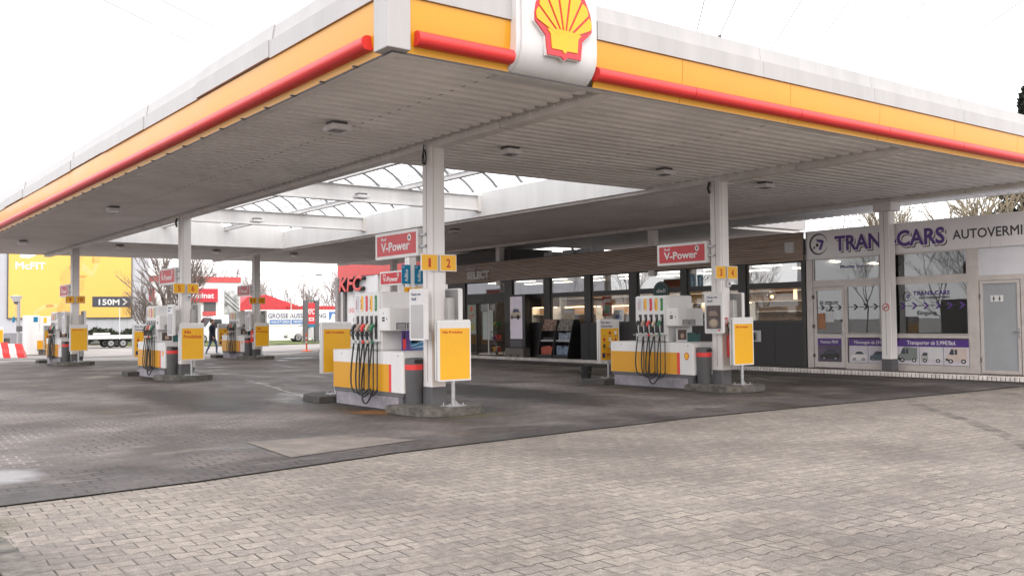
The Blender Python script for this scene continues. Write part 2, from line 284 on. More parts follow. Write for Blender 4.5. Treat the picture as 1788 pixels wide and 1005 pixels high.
# ------------------------------------------------------------------ mesh helpers
class MB:
    def __init__(s): s.v = []; s.f = []; s.mi = []; s.sm = []; s.mats = []
    def _m(s, m):
        if m not in s.mats: s.mats.append(m)
        return s.mats.index(m)
    def add(s, vs, fs, m, smooth=False):
        o = len(s.v); k = s._m(m); s.v += [tuple(v) for v in vs]
        for f in fs: s.f.append([i+o for i in f]); s.mi.append(k); s.sm.append(smooth)
        return s
    def box(s, x0, x1, y0, y1, z0, z1, m, r=0.0, seg=2):
        if r > 0:
            bm = bmesh.new(); bmesh.ops.create_cube(bm, size=1)
            for v in bm.verts: v.co = Vector(((x0+x1)/2+v.co.x*abs(x1-x0), (y0+y1)/2+v.co.y*abs(y1-y0), (z0+z1)/2+v.co.z*abs(z1-z0)))
            bmesh.ops.bevel(bm, geom=list(bm.edges), offset=r, segments=seg, affect='EDGES', profile=0.5, clamp_overlap=True)
            bm.verts.index_update()
            s.add([v.co[:] for v in bm.verts], [[v.index for v in f.verts] for f in bm.faces], m, False); bm.free(); return s
        vs = [(x, y, z) for x in (x0, x1) for y in (y0, y1) for z in (z0, z1)]
        return s.add(vs, [(0,1,3,2),(4,6,7,5),(0,4,5,1),(2,3,7,6),(0,2,6,4),(1,5,7,3)], m)
    def prism(s, poly, axis, d0, d1, m, smooth=False):
        def P(u, v, d): return {'X': (d, u, v), 'Y': (u, d, v), 'Z': (u, v, d)}[axis]
        n = len(poly); vs = [P(u, v, d0) for u, v in poly] + [P(u, v, d1) for u, v in poly]
        s.add(vs, [list(range(n)), list(range(2*n-1, n-1, -1))], m)
        o = len(s.v) - 2*n; k = s._m(m)
        for i in range(n):
            j = (i+1) % n; s.f.append([o+i, o+j, o+n+j, o+n+i]); s.mi.append(k); s.sm.append(smooth)
        return s
    def tube(s, pts, r, m, seg=8, r2=None, cap=True):
        pts = [Vector(p) for p in pts]; n = len(pts); rings = []; up = None; vs = []
        for i, p in enumerate(pts):
            d = (pts[min(i+1, n-1)] - pts[max(i-1, 0)]).normalized()
            if up is None:
                up = Vector((0, 0, 1)) if abs(d.z) < 0.9 else Vector((1, 0, 0))
            a = d.cross(up)
            if a.length < 1e-4: a = d.orthogonal()
            a.normalize(); b2 = a.cross(d).normalized(); up = b2
            rr = r if r2 is None else r + (r2-r)*i/max(1, n-1)
            vs += [p + (a*math.cos(2*math.pi*k/seg) + b2*math.sin(2*math.pi*k/seg))*rr for k in range(seg)]
        fs = [(i*seg+k, i*seg+(k+1) % seg, (i+1)*seg+(k+1) % seg, (i+1)*seg+k) for i in range(n-1) for k in range(seg)]
        s.add(vs, fs, m, True)
        if cap:
            o = len(s.v)-n*seg; k_ = s._m(m)
            s.f.append([o+k for k in range(seg)][::-1]); s.f.append([o+(n-1)*seg+k for k in range(seg)]); s.mi += [k_, k_]; s.sm += [False, False]
        return s
    def cyl(s, c, r, h, m, axis='Z', seg=20, r2=None):
        a = {'X': Vector((1,0,0)), 'Y': Vector((0,1,0)), 'Z': Vector((0,0,1))}[axis]
        return s.tube([Vector(c), Vector(c)+a*h], r, m, seg, r2)
    def lathe(s, prof, c, m, seg=24):
        vs = [(c[0]+r*math.cos(2*math.pi*k/seg), c[1]+r*math.sin(2*math.pi*k/seg), c[2]+z) for r, z in prof for k in range(seg)]
        n = len(prof)
        return s.add(vs, [(i*seg+k, i*seg+(k+1) % seg, (i+1)*seg+(k+1) % seg, (i+1)*seg+k) for i in range(n-1) for k in range(seg)], m, True)
    def ball(s, c, r, m, seg=12, sq=(1, 1, 1)):
        vs = []; fs = []; n = seg//2
        for i in range(n+1):
            th = math.pi*i/n
            for k in range(seg): vs.append((c[0]+r*sq[0]*math.sin(th)*math.cos(2*math.pi*k/seg), c[1]+r*sq[1]*math.sin(th)*math.sin(2*math.pi*k/seg), c[2]+r*sq[2]*math.cos(th)))
        for i in range(n):
            for k in range(seg): fs.append((i*seg+k, i*seg+(k+1) % seg, (i+1)*seg+(k+1) % seg, (i+1)*seg+k))
        return s.add(vs, fs, m, True)
    def build(s, name, parent=None, label=None, cat=None, group=None, kind=None, loc=None, fix=True):
        me = bpy.data.meshes.new(name); me.from_pydata(s.v, [], s.f)
        for m in s.mats: me.materials.append(m)
        me.polygons.foreach_set("material_index", s.mi); me.polygons.foreach_set("use_smooth", s.sm); me.update()
        if fix:
            bm = bmesh.new(); bm.from_mesh(me); bmesh.ops.recalc_face_normals(bm, faces=bm.faces); bm.to_mesh(me); bm.free()
        if any(s.sm): me.set_sharp_from_angle(angle=R(38))
        o = bpy.data.objects.new(name, me); COL.objects.link(o)
        if parent: o.parent = parent
        if loc: o.location = loc
        return tag(o, label, cat, group, kind)
def tag(o, label=None, cat=None, group=None, kind=None):
    for k, v in (("label", label), ("category", cat), ("group", group), ("kind", kind)):
        if v: o[k] = v
    return o
def root(name, label, cat, loc=(0, 0, 0), group=None, rz=0.0, kind=None):
    o = bpy.data.objects.new(name, None); COL.objects.link(o); o.location = loc; o.rotation_euler = (0, 0, rz); o.empty_display_size = 0.2
    return tag(o, label, cat, group, kind)
def copy_tree(o, loc=None, label=None, parent=None):
    c = o.copy(); COL.objects.link(c)
    if parent: c.parent = parent
    if loc is not None: c.location = loc
    if label: c["label"] = label
    for ch in list(o.children): copy_tree(ch, parent=c)
    return c
def text(s, plane, u0, v0, h, m, d, parent=None, width=None, bold=0.0, ext=0.003, name="lettering", shear=0.0, flip=1, rot90=False):
    """Lettering with its left end at u0, baseline at v0 and cap height h, lying d along the plane's axis.
    plane 'X' is read looking along +X (text runs towards -Y); plane 'Y' is read looking along +Y (text runs towards +X)."""
    cu = bpy.data.curves.new("t", 'FONT'); cu.body = s; cu.size = h/0.72; cu.extrude = .01*h; cu.bevel_depth = bold*h*.75; cu.bevel_resolution = 0; cu.shear = shear; cu.resolution_u = 3
    ob = bpy.data.objects.new("t", cu); COL.objects.link(ob)
    dg = bpy.context.evaluated_depsgraph_get(); dg.update()
    me = bpy.data.meshes.new_from_object(ob.evaluated_get(dg))
    bpy.data.objects.remove(ob); bpy.data.curves.remove(cu)
    xs = [v.co.x for v in me.vertices] or [0, 1]
    zm = max([abs(v.co.z) for v in me.vertices] or [1]) or 1
    x0, x1 = min(xs), max(xs); k = (width/(x1-x0)) if width else 1.0
    for v in me.vertices:
        x, y, z = (v.co.x-x0)*k, v.co.y, v.co.z*ext/zm
        if rot90: x, y = -y, x
        if plane == 'X': v.co = (d - z, u0 - x, v0 + y)
        else: v.co = (u0 + x, d - z, v0 + y)
    me.materials.clear(); me.materials.append(m); me.name = name
    o = bpy.data.objects.new(name, me); COL.objects.link(o)
    if parent: o.parent = parent
    return o
def arc(cx, cy, r, a0, a1, n): return [(cx+r*math.cos(R(a0+(a1-a0)*i/n)), cy+r*math.sin(R(a0+(a1-a0)*i/n))) for i in range(n+1)]
def roundrect(u0, u1, v0, v1, r, n=4):
    return arc(u1-r, v0+r, r, -90, 0, n)+arc(u1-r, v1-r, r, 0, 90, n)+arc(u0+r, v1-r, r, 90, 180, n)+arc(u0+r, v0+r, r, 180, 270, n)

# ------------------------------------------------------------------ ground, roads, paving
def sheet(name, poly, z, m, th=None):
    b = MB()
    if th: b.prism(poly, 'Z', z-th, z, m)
    else: b.add([(x, y, z) for x, y in poly], [list(range(len(poly)))], m)
    return b.build(name, kind='structure', fix=bool(th))
sheet("ground", [(-900, -900), (900, -900), (900, 900), (-900, 900)], -0.03, ROAD)
front = [(-60, -7.0), (-20, -5.2), (-9.5, -4.74), (-7.27, -4.58), (-5.5, -4.42), (-2.85, -3.9), (0.05, -3.66), (2.63, -3.5), (5.0, -3.55), (7.72, -3.66), (10.7, -3.74), (13.6, -3.8), (40, -4.2)]
back = [(40, 36), (15, 35), (10.4, 30.5), (5.4, 28.0), (2.2, 30.2), (-1, 33), (-20, 34), (-60, 34)]
sheet("forecourt", front + back, -0.004, PAVE_D)
sheet("driveway", [(-60, -60), (60, -60), (60, -4.5)] + front[::-1], -0.014, PAVE_L)
# narrow gutter joint where the dark paving meets the light one
g = MB()
for (x0, y0), (x1, y1) in zip(front[1:11], front[2:12]):
    g.add([(x0, y0-0.018, 0.0), (x1, y1-0.018, 0.0), (x1, y1+0.006, 0.0), (x0, y0+0.006, 0.0)], [(0, 1, 2, 3)], mat("mossy_joint", (0.035, 0.034, 0.022), 0.95, var=0.5, scale=6))
g.build("gutter_joint", kind='structure')
sheet("inspection_slab", [(-3.98, -1.81), (-4.12, -3.50), (-2.14, -3.06), (-2.72, -1.95)][::-1], 0.003, SLAB)
mk = MB()
random.seed(3)
for i in range(26):       # worn remains of a painted line crossing the forecourt
    t = i/25.0; x = 1.2+ t*(-1.5) + random.uniform(-.05, .05); y = 11.2 - t*7.4 + random.uniform(-.1, .1)
    if random.random() < 0.85:
        s1, s2 = random.uniform(.03, .1), random.uniform(.06, .22)
        a = [random.uniform(.6, 1.2) for _ in range(7)]
        mk.add([(x+s1*a[k]*math.cos(k*.9), y+s2*a[k]*math.sin(k*.9), 0.002+i*0.00002) for k in range(7)], [list(range(7))], ROADW)
for (x, y, sx, sy) in [(2.1, 17.2, .25, .1), (0.3, 24.0, .35, .12), (-1.2, 22, .2, .08), (3.4, 20, .3, .1), (9.2, 24.5, .45, .1), (10.6, 25.5, .45, .1), (11.8, 27, .4, .1)]:
    mk.add([(x-sx, y-sy, .0045), (x+sx, y-sy*.6, .0045), (x+sx*.8, y+sy, .0045), (x-sx*.7, y+sy*.8, .0045)], [(0, 1, 2, 3)], ROADW)
mk.build("worn_line_marking", kind='structure')
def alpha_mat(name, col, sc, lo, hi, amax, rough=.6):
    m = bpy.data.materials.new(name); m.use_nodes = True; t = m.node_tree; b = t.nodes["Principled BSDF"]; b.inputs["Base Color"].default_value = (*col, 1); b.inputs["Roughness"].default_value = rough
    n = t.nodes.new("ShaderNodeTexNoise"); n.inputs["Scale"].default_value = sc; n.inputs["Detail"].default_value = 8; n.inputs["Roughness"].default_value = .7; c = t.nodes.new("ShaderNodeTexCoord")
    # stain and painted shade alike thin out towards the rim of their patch
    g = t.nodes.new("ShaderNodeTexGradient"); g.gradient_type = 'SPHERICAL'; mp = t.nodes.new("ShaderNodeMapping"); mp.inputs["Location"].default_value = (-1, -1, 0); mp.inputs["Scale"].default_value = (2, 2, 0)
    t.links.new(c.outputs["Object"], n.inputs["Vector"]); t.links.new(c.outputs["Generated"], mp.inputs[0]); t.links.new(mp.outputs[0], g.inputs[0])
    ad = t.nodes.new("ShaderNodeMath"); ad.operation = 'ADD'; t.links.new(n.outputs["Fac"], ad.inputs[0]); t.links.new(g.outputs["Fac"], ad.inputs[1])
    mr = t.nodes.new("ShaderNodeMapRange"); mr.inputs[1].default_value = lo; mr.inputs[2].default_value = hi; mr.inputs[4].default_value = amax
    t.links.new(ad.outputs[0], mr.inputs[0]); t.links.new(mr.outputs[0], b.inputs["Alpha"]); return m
STAIN_SHADE = alpha_mat("stain_and_shade", (.028, .025, .025), 1.6, .55, 1.1, .6, .45); RUST = alpha_mat("rust_stain", (.30, .13, .03), 4, .7, 1.2, .6); MOSS = alpha_mat("moss_stain", (.13, .12, .06), 3, .7, 1.1, .5)
for n_, (x, y, a, c, m_) in enumerate([(.1, 1.2, 1.9, 4.4, STAIN_SHADE), (7.5, 1.2, 2.0, 4.6, STAIN_SHADE), (.1, 14.5, 1.8, 4.2, STAIN_SHADE), (7.5, 14.6, 1.9, 4.2, STAIN_SHADE), (.1, 27.5, 1.7, 4, STAIN_SHADE), (3.6, 3.5, 1.5, 6, STAIN_SHADE), (10.5, 4.0, 2.0, 9.0, STAIN_SHADE), (-2.2, 6.0, 1.2, 5.0, STAIN_SHADE), (12.9, 8, .9, 13, STAIN_SHADE), (-.75, .75, .55, .7, RUST), (.3, -.95, 1.0, .5, MOSS), (-8.0, -5.4, 1.1, .8, MOSS)]):  # dark patches also paint contact shade round the islands and along the shop kerb
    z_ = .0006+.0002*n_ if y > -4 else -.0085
    MB().add([(x+a*math.cos(t*.3927), y+c*math.sin(t*.3927), z_) for t in range(16)], [list(range(16))], m_).build("ground_stain_shade", kind='structure', fix=False)
# rough stone kerb in the lower left corner
k = MB()
k.prism(roundrect(-8.9, -7.56, -13.0, -6.35, 0.35), 'Z', -0.1, 0.13, CONC)
for v in range(1): pass
k.build("corner_kerb", kind='structure')
sheet("planting_bed", roundrect(-8.75, -7.75, -12.9, -6.75, 0.25), 0.142, mat("dark_soil", (0.02, 0.018, 0.014), 0.95, var=0.5, scale=10, bump=0.8, bscale=25))
# pavement in front of the shop
sheet("shop_pavement", [(13.66, -30), (13.66, 33), (20, 33), (20, -30)], 0.15, WALKM, 0.25)
ks = MB(); y = 22.0; random.seed(5)
while y > -9:
    ks.box(13.52, 13.655, y-0.098, y-0.016, 0.045, 0.154+random.uniform(-.003, .003), KERBW, 0.006, 1); y -= 0.105
ks.build("kerb_stones", kind='structure')
kb = MB(); kb.box(13.545, 13.66, -9, 22, -0.1, 0.145, mat("kerb_joint", (0.10, 0.09, 0.085), 0.9)); kb.build("kerb_bedding", kind='structure')
tm = bpy.data.materials.new("tyre_rubber_mark"); tm.use_nodes = True; t_ = tm.node_tree; bs = t_.nodes["Principled BSDF"]; bs.inputs["Base Color"].default_value = (.05, .045, .045, 1); bs.inputs["Roughness"].default_value = .8
n_ = t_.nodes.new("ShaderNodeTexNoise"); n_.inputs["Scale"].default_value = 2.2; n_.inputs["Detail"].default_value = 8; mr_ = t_.nodes.new("ShaderNodeMapRange"); mr_.inputs[1].default_value = .35; mr_.inputs[2].default_value = .7; mr_.inputs[3].default_value = 0; mr_.inputs[4].default_value = .42
tcn = t_.nodes.new("ShaderNodeTexCoord"); t_.links.new(tcn.outputs["Object"], n_.inputs["Vector"]); t_.links.new(n_.outputs["Fac"], mr_.inputs[0]); t_.links.new(mr_.outputs[0], bs.inputs["Alpha"])
def strip(name, pts, wd, m, z=-.009):
    b = MB(); vs = []
    for i, p in enumerate(pts):
        d = Vector((*pts[min(i+1, len(pts)-1)], 0))-Vector((*pts[max(i-1, 0)], 0)); n = Vector((-d.y, d.x, 0)).normalized()*wd/2; q = Vector((*p, z)); vs += [q+n, q-n]
    b.add(vs, [(2*i, 2*i+1, 2*i+3, 2*i+2) for i in range(len(pts)-1)], m); b.build(name, kind='structure', fix=False)
strip("tyre_mark", [(8.3, -3.8), (6.87, -4.89), (6.0, -5.78), (5.18, -6.62), (4.2, -7.5), (3.18, -8.3), (1, -9.9)], .22, tm)
sheet("grass_verge", [(16, 51), (24, 53.5), (50, 60), (70, 90), (10, 90), (11, 62)], 0.05, GRASS, 0.1)
sheet("far_road", [(-60, 38), (14, 38.5), (24, 47), (60, 56), (60, 50), (26, 42), (14, 35.5), (-60, 35)], -0.008, mat("grey_road", (0.24, 0.225, 0.215), 0.85, var=0.15, scale=0.5))

# ------------------------------------------------------------------ canopy
CX0, CX1, CY0, CY1 = -3.384, 17.0, -4.517, 31.8
canopy = root("petrol_station_canopy", "large flat canopy with yellow and red edge band spanning all the fuel pumps", "canopy", (0, 0, 0))
SY0, SY1, SX1 = 2.15, 23.0, 7.42
def ceiling(x0, x1, y0, y1, z=4.63, per=0.28, dep=0.11):
    b = MB(); y = y0; prof = []
    while y < y1-1e-6:
        for f, h in ((0, 0), (.46, 0), (.54, dep), (.92, dep), (1.0, 0)):
            prof.append((min(y+f*per, y1), z+h))
        y += per
    n = len(prof); vs = [(x0, a, c) for a, c in prof]+[(x1, a, c) for a, c in prof]
    b.add(vs, [(i, i+1, n+i+1, n+i) for i in range(n-1)], CEIL)
    return b
cl = MB()
for (a, b_, c, d) in ((CX0+.12, -0.1, CY0+.1, CY1-.1), (0.13, 7.3, CY0+.1, SY0), (0.13, 7.3, SY1, CY1-.1), (7.55, 14.05, CY0+.1, CY1-.1), (14.35, 16.9, 1.4, 7.6), (14.35, 20.9, 7.6, 17.2), (14.35, 16.9, 17.2, CY1-.1), (14.35, 15.8, CY0+.1, 1.4)):
    q = ceiling(a, b_, c, d); o = len(cl.v); kk = cl._m(CEIL); cl.v += q.v
    for f in q.f: cl.f.append([i+o for i in f]); cl.mi.append(kk); cl.sm.append(False)
# lap joints of the sheets: short dark dashes on the lower flanges
for X in (3.72, 10.6, -1.7):
    y = CY0+.1
    while y < 14:
        if not (SY0-.1 < y < SY1 and 0 < X < 7.3): cl.box(X, X+.014, y+.01, y+.10, 4.6265, 4.6285, DGREY)
        y += 0.28
cl.build("ceiling", canopy, fix=False)
rf = MB()
rf.box(CX0+.05, 0.05, CY0+.05, CY1-.05, 4.76, 5.2, WHITE); rf.box(0.05, 7.37, CY0+.05, SY0-.05, 4.76, 5.2, WHITE); rf.box(0.05, 7.37, SY1+.05, CY1-.05, 4.76, 5.2, WHITE)
rf.box(7.47, 15.85, CY0+.05, CY1-.05, 4.76, 5.2, WHITE); rf.box(15.85, CX1-.05, 1.4, CY1-.05, 4.765, 5.2, WHITE); rf.box(CX1-.05, 21, 7.6, 17.2, 4.765, 5.2, WHITE)
rf.build("roof_deck", canopy)
for X, wd in ((0.135, .24), (7.42+.135, .24), (14.2, .28)):
    b = MB(); b.prism([(CY0+.225, 4.61), (CY0+.75, 4.535), (CY1-.2, 4.535), (CY1-.2, 4.62), (CY0+.225, 4.62)], 'X', X-wd/2, X+wd/2, BEAM); b.box(X-wd/2+.012, X+wd/2-.012, CY0+.225, CY1-.2, 4.62, 4.71, BEAM)
    y = CY0+.6
    while y < CY1-.3:          # clips along the flange
        b.box(X-wd/2-.02, X-wd/2+.03, y, y+.06, 4.6205, 4.645, BEAM); y += 0.28
    for yy in (-2.0, 4.0, 10.3, 17.1, 23.4): b.box(X-wd/2-.003, X+wd/2+.003, yy, yy+.008, 4.532, 4.619, DGREY)
    b.build("beam", canopy)
def column(x, y, z0, s=.28, top=4.60, plinth=.36):
    c = MB(); e = .035
    # two channels back to back, with a shallow groove down each face
    c.box(x, x+s, y, y+s, z0+.3, top, COLW, 0.012, 2)
    c.box(x-.003, x+.001, y+s*.5-.004, y+s*.5+.004, z0+.4, top-.02, DGREY)
    c.box(x+s*.18-.004, x+s*.18+.004, y-.003, y+.001, z0+.4, top-.02, mat("groove_grey", (.4, .38, .37), .6))
    o = c.build("column", canopy)
    p = MB(); p.box(x-.008, x+s+.008, y-.008, y+s+.008, z0, z0+.31, DGREY, 0.008, 1); p.build("column_foot", o)
    return o
D = 13.16; W2 = 7.42
for i in range(2):
    for j in range(3): column(i*W2, j*D, 0.12)
column(13.98, 0.0, 0.15)
for yy in (8.75, 17.45, 26.1):   # rear columns that pass behind the shop's sign band
    b = MB(); b.box(14.24, 14.50, yy, yy+.26, 3.0, 4.60, COLW, .01, 1); b.build("column", canopy)
hb = MB(); hb.box(13.9, 14.36, -.12, .40, 4.3, 4.535, COLW, .02); hb.build("column_head", canopy)
# fascia: profile (outward offset, height); the yellow panel curves in towards its lower edge
yp = [(0.0, 5.25)] + [(-.08*(1-math.cos(R(a)))/(1-math.cos(R(70))), 5.25-.60*math.sin(R(a))/math.sin(R(70))) for a in (12, 24, 36, 48, 60, 70)]
yp = yp + [(-.08, 4.632), (-.098, 4.632), (-.098, 5.25)]
wp = [(0.03, 5.256), (0.03, 5.50), (-.02, 5.505), (-.06, 5.74), (-.34, 5.75), (-.34, 5.256)]
def run_y(prof, y, x0, x1, m, b):   # fascia that faces -Y
    b.prism([(y-o, z) for o, z in prof], 'X', x0, x1, m, True)
def run_x(prof, x, y0, y1, m, b):   # fascia that faces -X
    b.prism([(x-o, z) for o, z in prof], 'Y', y0, y1, m, True)
b = MB(); run_y(yp, CY0, -3.10, -1.64, YEL, b); run_x(yp, CX0, -4.21, CY1, YEL, b)
xs = [-.24, 1.42, 3.9, 6.4, 8.9, 11.4, 13.9, CX1]
for a, c in zip(xs, xs[1:]): run_y(yp, CY0, a+.004, c-.004, YEL, b)
b.build("yellow_band", canopy)
b = MB(); run_y(wp, CY0, -3.10, -1.64, WHITE, b)
xs = [-.24, 3.2, 6.2, 9.2, 12.2, CX1]
for a, c in zip(xs, xs[1:]): run_y(wp, CY0, a+.003, c-.003, WHITE, b)
ysx = [-4.21, -1.2, 1.8, 4.8, 7.8, 10.8, 13.8, 16.8, 19.8, 22.8, 25.8, CY1]
for i, (a, c) in enumerate(zip(ysx, ysx[1:])): run_x([(o_+(.012 if i % 2 else 0), z_+(.02 if i % 3 == 1 else 0)) for o_, z_ in wp], CX0, a+.003, c-.003, WHITE, b)
b.box(CX1-.3, CX1, CY0+.3, 7.6, 4.76, 5.7, WHITE); b.box(CX1-.3, CX1, 17.2, CY1, 4.76, 5.7, WHITE); b.box(CX0+.3, CX1-.3, CY1-.3, CY1, 4.64, 5.7, WHITE)
b.build("white_band", canopy)
b = MB(); b.box(CX0-.035, -3.115, CY0-.035, -4.225, 4.63, 6.05, WHITE, .012); b.build("corner_box", canopy)
trim = MB()
trim.box(CX0+.085, CX1, CY0+.085, CY0+.10, 4.615, 4.631, DGREY); trim.box(CX0+.085, CX0+.10, CY0+.1, CY1, 4.615, 4.631, DGREY); trim.box(CX0+.10, CX1, CY0+.10, CY0+.22, 4.612, 4.629, BEAM); trim.box(CX0+.10, CX0+.22, CY0+.22, CY1, 4.612, 4.629, BEAM); trim.build("edge_trim", canopy)
def red_bar(pts_axis, a, c, d, z=4.795):
    b = MB(); prof = [(d+.02-.09*math.cos(R(t))-.03, z+.087*math.sin(R(t))) for t in range(-80, 81, 20)] + [(d+.07, z+.082), (d+.07, z-.082)]
    b.prism(prof, 'X' if pts_axis == 'Y' else 'Y', a, c, RED, True)
    return b.build("red_light_bar", canopy)
red_bar('Y', -3.03, -1.66, CY0)
xs = [-.27, 1.6, 4.05, 6.55, 9.05, 11.55, 14.05, CX1]
for a, c in zip(xs, xs[1:]): red_bar('Y', a+.006, c-.006, CY0)
ys = [-4.06, -1.1, 1.7, 4.6, 7.5, 10.4, 13.3, 16.2, 19.1, 22, 25, 28, CY1]
for a, c in zip(ys, ys[1:]): red_bar('X', a+.006, c-.006, CX0)
for y in [CY0+.9*i for i in range(1, 36)]: fx = MB(); fx.box(CX0+.02, CX0+.08, y, y+.03, 4.612, 4.6315, DGREY); fx.build("fascia_bracket", canopy)
# emblem box: white, its foot rolled back under the canopy
prof = [(-4.66, 6.25), (-4.66, 5.0)] + [(-4.66+.37*(1-math.cos(R(a))), 4.97-.37*math.sin(R(a))) for a in range(15, 91, 15)] + [(-4.15, 4.60), (-4.15, 6.25)]
b = MB(); b.prism(prof, 'X', -1.59, -.36, mat('emblem_box_white', (.64, .63, .63), .4, var=.05, streak=True), True)
eb = b.build("emblem_box", canopy)
b = MB(); b.prism([(y-.0 if i not in (0,) else y, z) for i, (y, z) in enumerate([(q[0]+.03, q[1]) for q in prof])], 'X', -1.66, -1.592, LGREY, True); b.build("emblem_box_side", canopy)
# scallop emblem
ecx, ecz, es, ez = -.965, 5.31, .455, .455
half = [(0, -1.09), (.12, -1.0), (.60, -1.0), (.66, -.48), (1.02, -.14), (1.03, .08), (.97, .38), (.80, .72), (.55, .97), (.28, 1.10), (0, 1.14)]
outl = half + [(-x, y) for x, y in half[-2:0:-1]]
E_ = lambda p: (ecx+p[0]*es, ecz+p[1]*ez)
b = MB(); b.prism([E_(p) for p in outl], 'Y', -4.72, -4.655, REDP); b.prism([E_((p[0]*1.03, p[1]*1.02)) for p in outl], 'Y', -4.70, -4.656, WHITE2)
em = b.build("scallop_emblem", canopy)
b = MB()
hy = [(.08, -.78), (.43, -.74), (.46, -.38), (.80, -.10), (.84, .10), (.80, .28)]
tops = []
n = 7
fan = []
for k2 in range(7):       # seven ribs, each with a rounded top, fanning from the hinge
    a0 = -66 + k2*132/7; a1 = a0 + 132/7
    hx, hz = 0, -.55
    rr = lambda a: 1.52 - .30*abs(a)/66.0 - .16*(abs(a)/66.0)**2
    p = [(hx+.20*math.sin(R((a0+a1)/2)), hz+.20*math.cos(R((a0+a1)/2)))]
    g0, g1 = a0+1.6, a1-1.6
    for t in range(7):
        a = g0+(g1-g0)*t/6; q = rr(a) + .05*math.sin(math.pi*t/6)
        p.append((hx+q*math.sin(R(a)), hz+q*math.cos(R(a))))
    fan.append(p)
for p in fan: b.prism([E_(q) for q in p], 'Y', -4.732, -4.719, YEL2)
b.prism([E_(q) for q in [(-.10, -.82), (0, -.90), (.10, -.82), (.46, -.82), (.50, -.42), (.62, -.30), (.20, -.25), (-.20, -.25), (-.62, -.30), (-.50, -.42), (-.46, -.82)]], 'Y', -4.730, -4.719, YEL2)
b.build("scallop_ribs", em)

# skylight: curb walls, cross beams, purlins, barrel vaults
sk = MB()
sk.box(7.32, 7.41, SY0, SY1, 4.60, 5.30, WHITE2); sk.box(0.03, 0.12, SY0, SY1, 4.66, 5.30, WHITE2)
sk.box(0.12, 7.32, SY0-.09, SY0, 4.60, 5.30, WHITE2)
for k2 in range(3):
    a = 0.12+k2*2.4; c = a+2.4
    top = arc((a+c)/2, 5.30-1.0, 1.5622, 90+50.2, 90-50.2, 12)
    sk.prism([(a, 4.60), (c, 4.60)] + [(u, v) for u, v in top[::-1]], 'Y', SY1, SY1+.08, WHITE2)
    if True: sk.prism([(a, 5.30), (c, 5.30)] + [(u, v) for u, v in top[::-1]], 'Y', SY0-.085, SY0-.005, WHITE2)
sk.build("skylight_curb", canopy)
for yy in (9.0, 16.05):
    b = MB(); b.box(0.28, 7.32, yy, yy+.03, 4.80, 5.2, WHITE2); b.box(0.28, 7.32, yy-.08, yy+.11, 4.77, 4.80, WHITE2); b.box(0.28, 7.32, yy-.08, yy+.11, 5.2, 5.222, WHITE2)
    b.box(7.25, 7.318, yy-.12, yy+.15, 4.74, 5.22, BEAM); b.build("cross_beam", canopy)
for X in (0.30, 2.52, 4.92):
    b = MB(); b.box(X-.07, X+.07, SY0, SY1, 5.225, 5.33, WHITE2); b.box(X-.10, X+.10, SY0, SY1, 5.33, 5.35, WHITE2)
    y = SY0+.6
    while y < SY1: b.box(X+.101, X+.14, y, y+.05, 5.30, 5.38, LGREY); y += 1.17
    b.build("purlin", canopy)
for k2 in range(3):
    a = 0.12+k2*2.4; c = a+2.4; cx_, cz_ = (a+c)/2, 4.36
    pr = arc(cx_, cz_, 1.5622, 90+50.0, 90-50.0, 12)
    b = MB(); n = len(pr); vs = [(u, SY0, v) for u, v in pr]+[(u, SY1, v) for u, v in pr]
    b.add(vs, [(i, i+1, n+i+1, n+i) for i in range(n-1)], VAULT, True); o = b.build("vault_glazing", canopy, fix=False)
    b = MB(); y = SY0+.05
    while y < SY1:
        for dy in (0, .07): b.tube([(u, y+dy, v-.02) for u, v in pr], .021, mat('bar_grey', (.30, .30, .31), .5), 5)
        y += 1.17
    b.build("glazing_bar", o)
# thick cable looped at the head of the front column
for cx_, cy_ in ((0.0, .16), (7.42, .16), (0.0, D+.2)):
    b = MB(); lp = [(cx_-.03, cy_+.06*math.sin(t)*(1+.3*math.cos(t)), 4.36-.13*math.cos(t)+.02) for t in [i*.35 for i in range(19)]]
    if cx_ == 0 and cy_ < 1: b.tube([(cx_-.03, cy_, 4.60), (cx_-.03, cy_+.03, 4.5)] + lp, .011, BLACK, 6)
    else: b.tube([(cx_-.03, cy_+.09, 4.55), (cx_-.05, cy_+.12, 4.42), (cx_-.03, cy_+.1, 4.3)], .03, BLACK, 6)
    b.build("hanging_cable", canopy)
# lights below the canopy
LG = "square lights under the canopy"
spots = [(-2.04, -.55, "boxy square light under the canopy nearest its front corner"), (1.45, -.35, "square canopy light between columns 1 and 3, nearer column 1"),
 (5.5, -.2, "square canopy light between columns 1 and 3, nearer column 3"), (8.86, -.1, "square canopy light just right of the column signed 3 and 4"),
 (-2.06, 12.2, "square light under the left canopy wing above pump 5"), (-2.1, 24.2, "small square light under the far left canopy corner"),
 (1.34, 24.6, "far square canopy light between the columns of pumps 9 and 5"), (8.87, 12.6, "square canopy light right of column 1 above the shop side"),
 (8.85, 25.4, "far square canopy light right of the column signed 11 and 12"), (5.33, 25.2, "far square canopy light just left of the column signed 11 and 12")]
proto = None
for x, y, lb in spots:
    if proto is None:
        proto = root("canopy_light", lb, "ceiling light", (x, y, 4.63), LG)
        b = MB(); b.box(-.12, .12, -.12, .12, -.05, -.002, DGREY); b.build("mounting_plate", proto)
        b = MB(); b.box(-.165, .165, -.165, .165, -.135, -.05, WHITE2, .012); b.build("housing", proto)
        b = MB(); b.box(-.11, .11, -.11, .11, -.139, -.134, mat("lamp_glass_off", (.22, .21, .2), .15, var=0)); b.build("lens", proto)
    else: copy_tree(proto, (x, y, 4.63), lb)
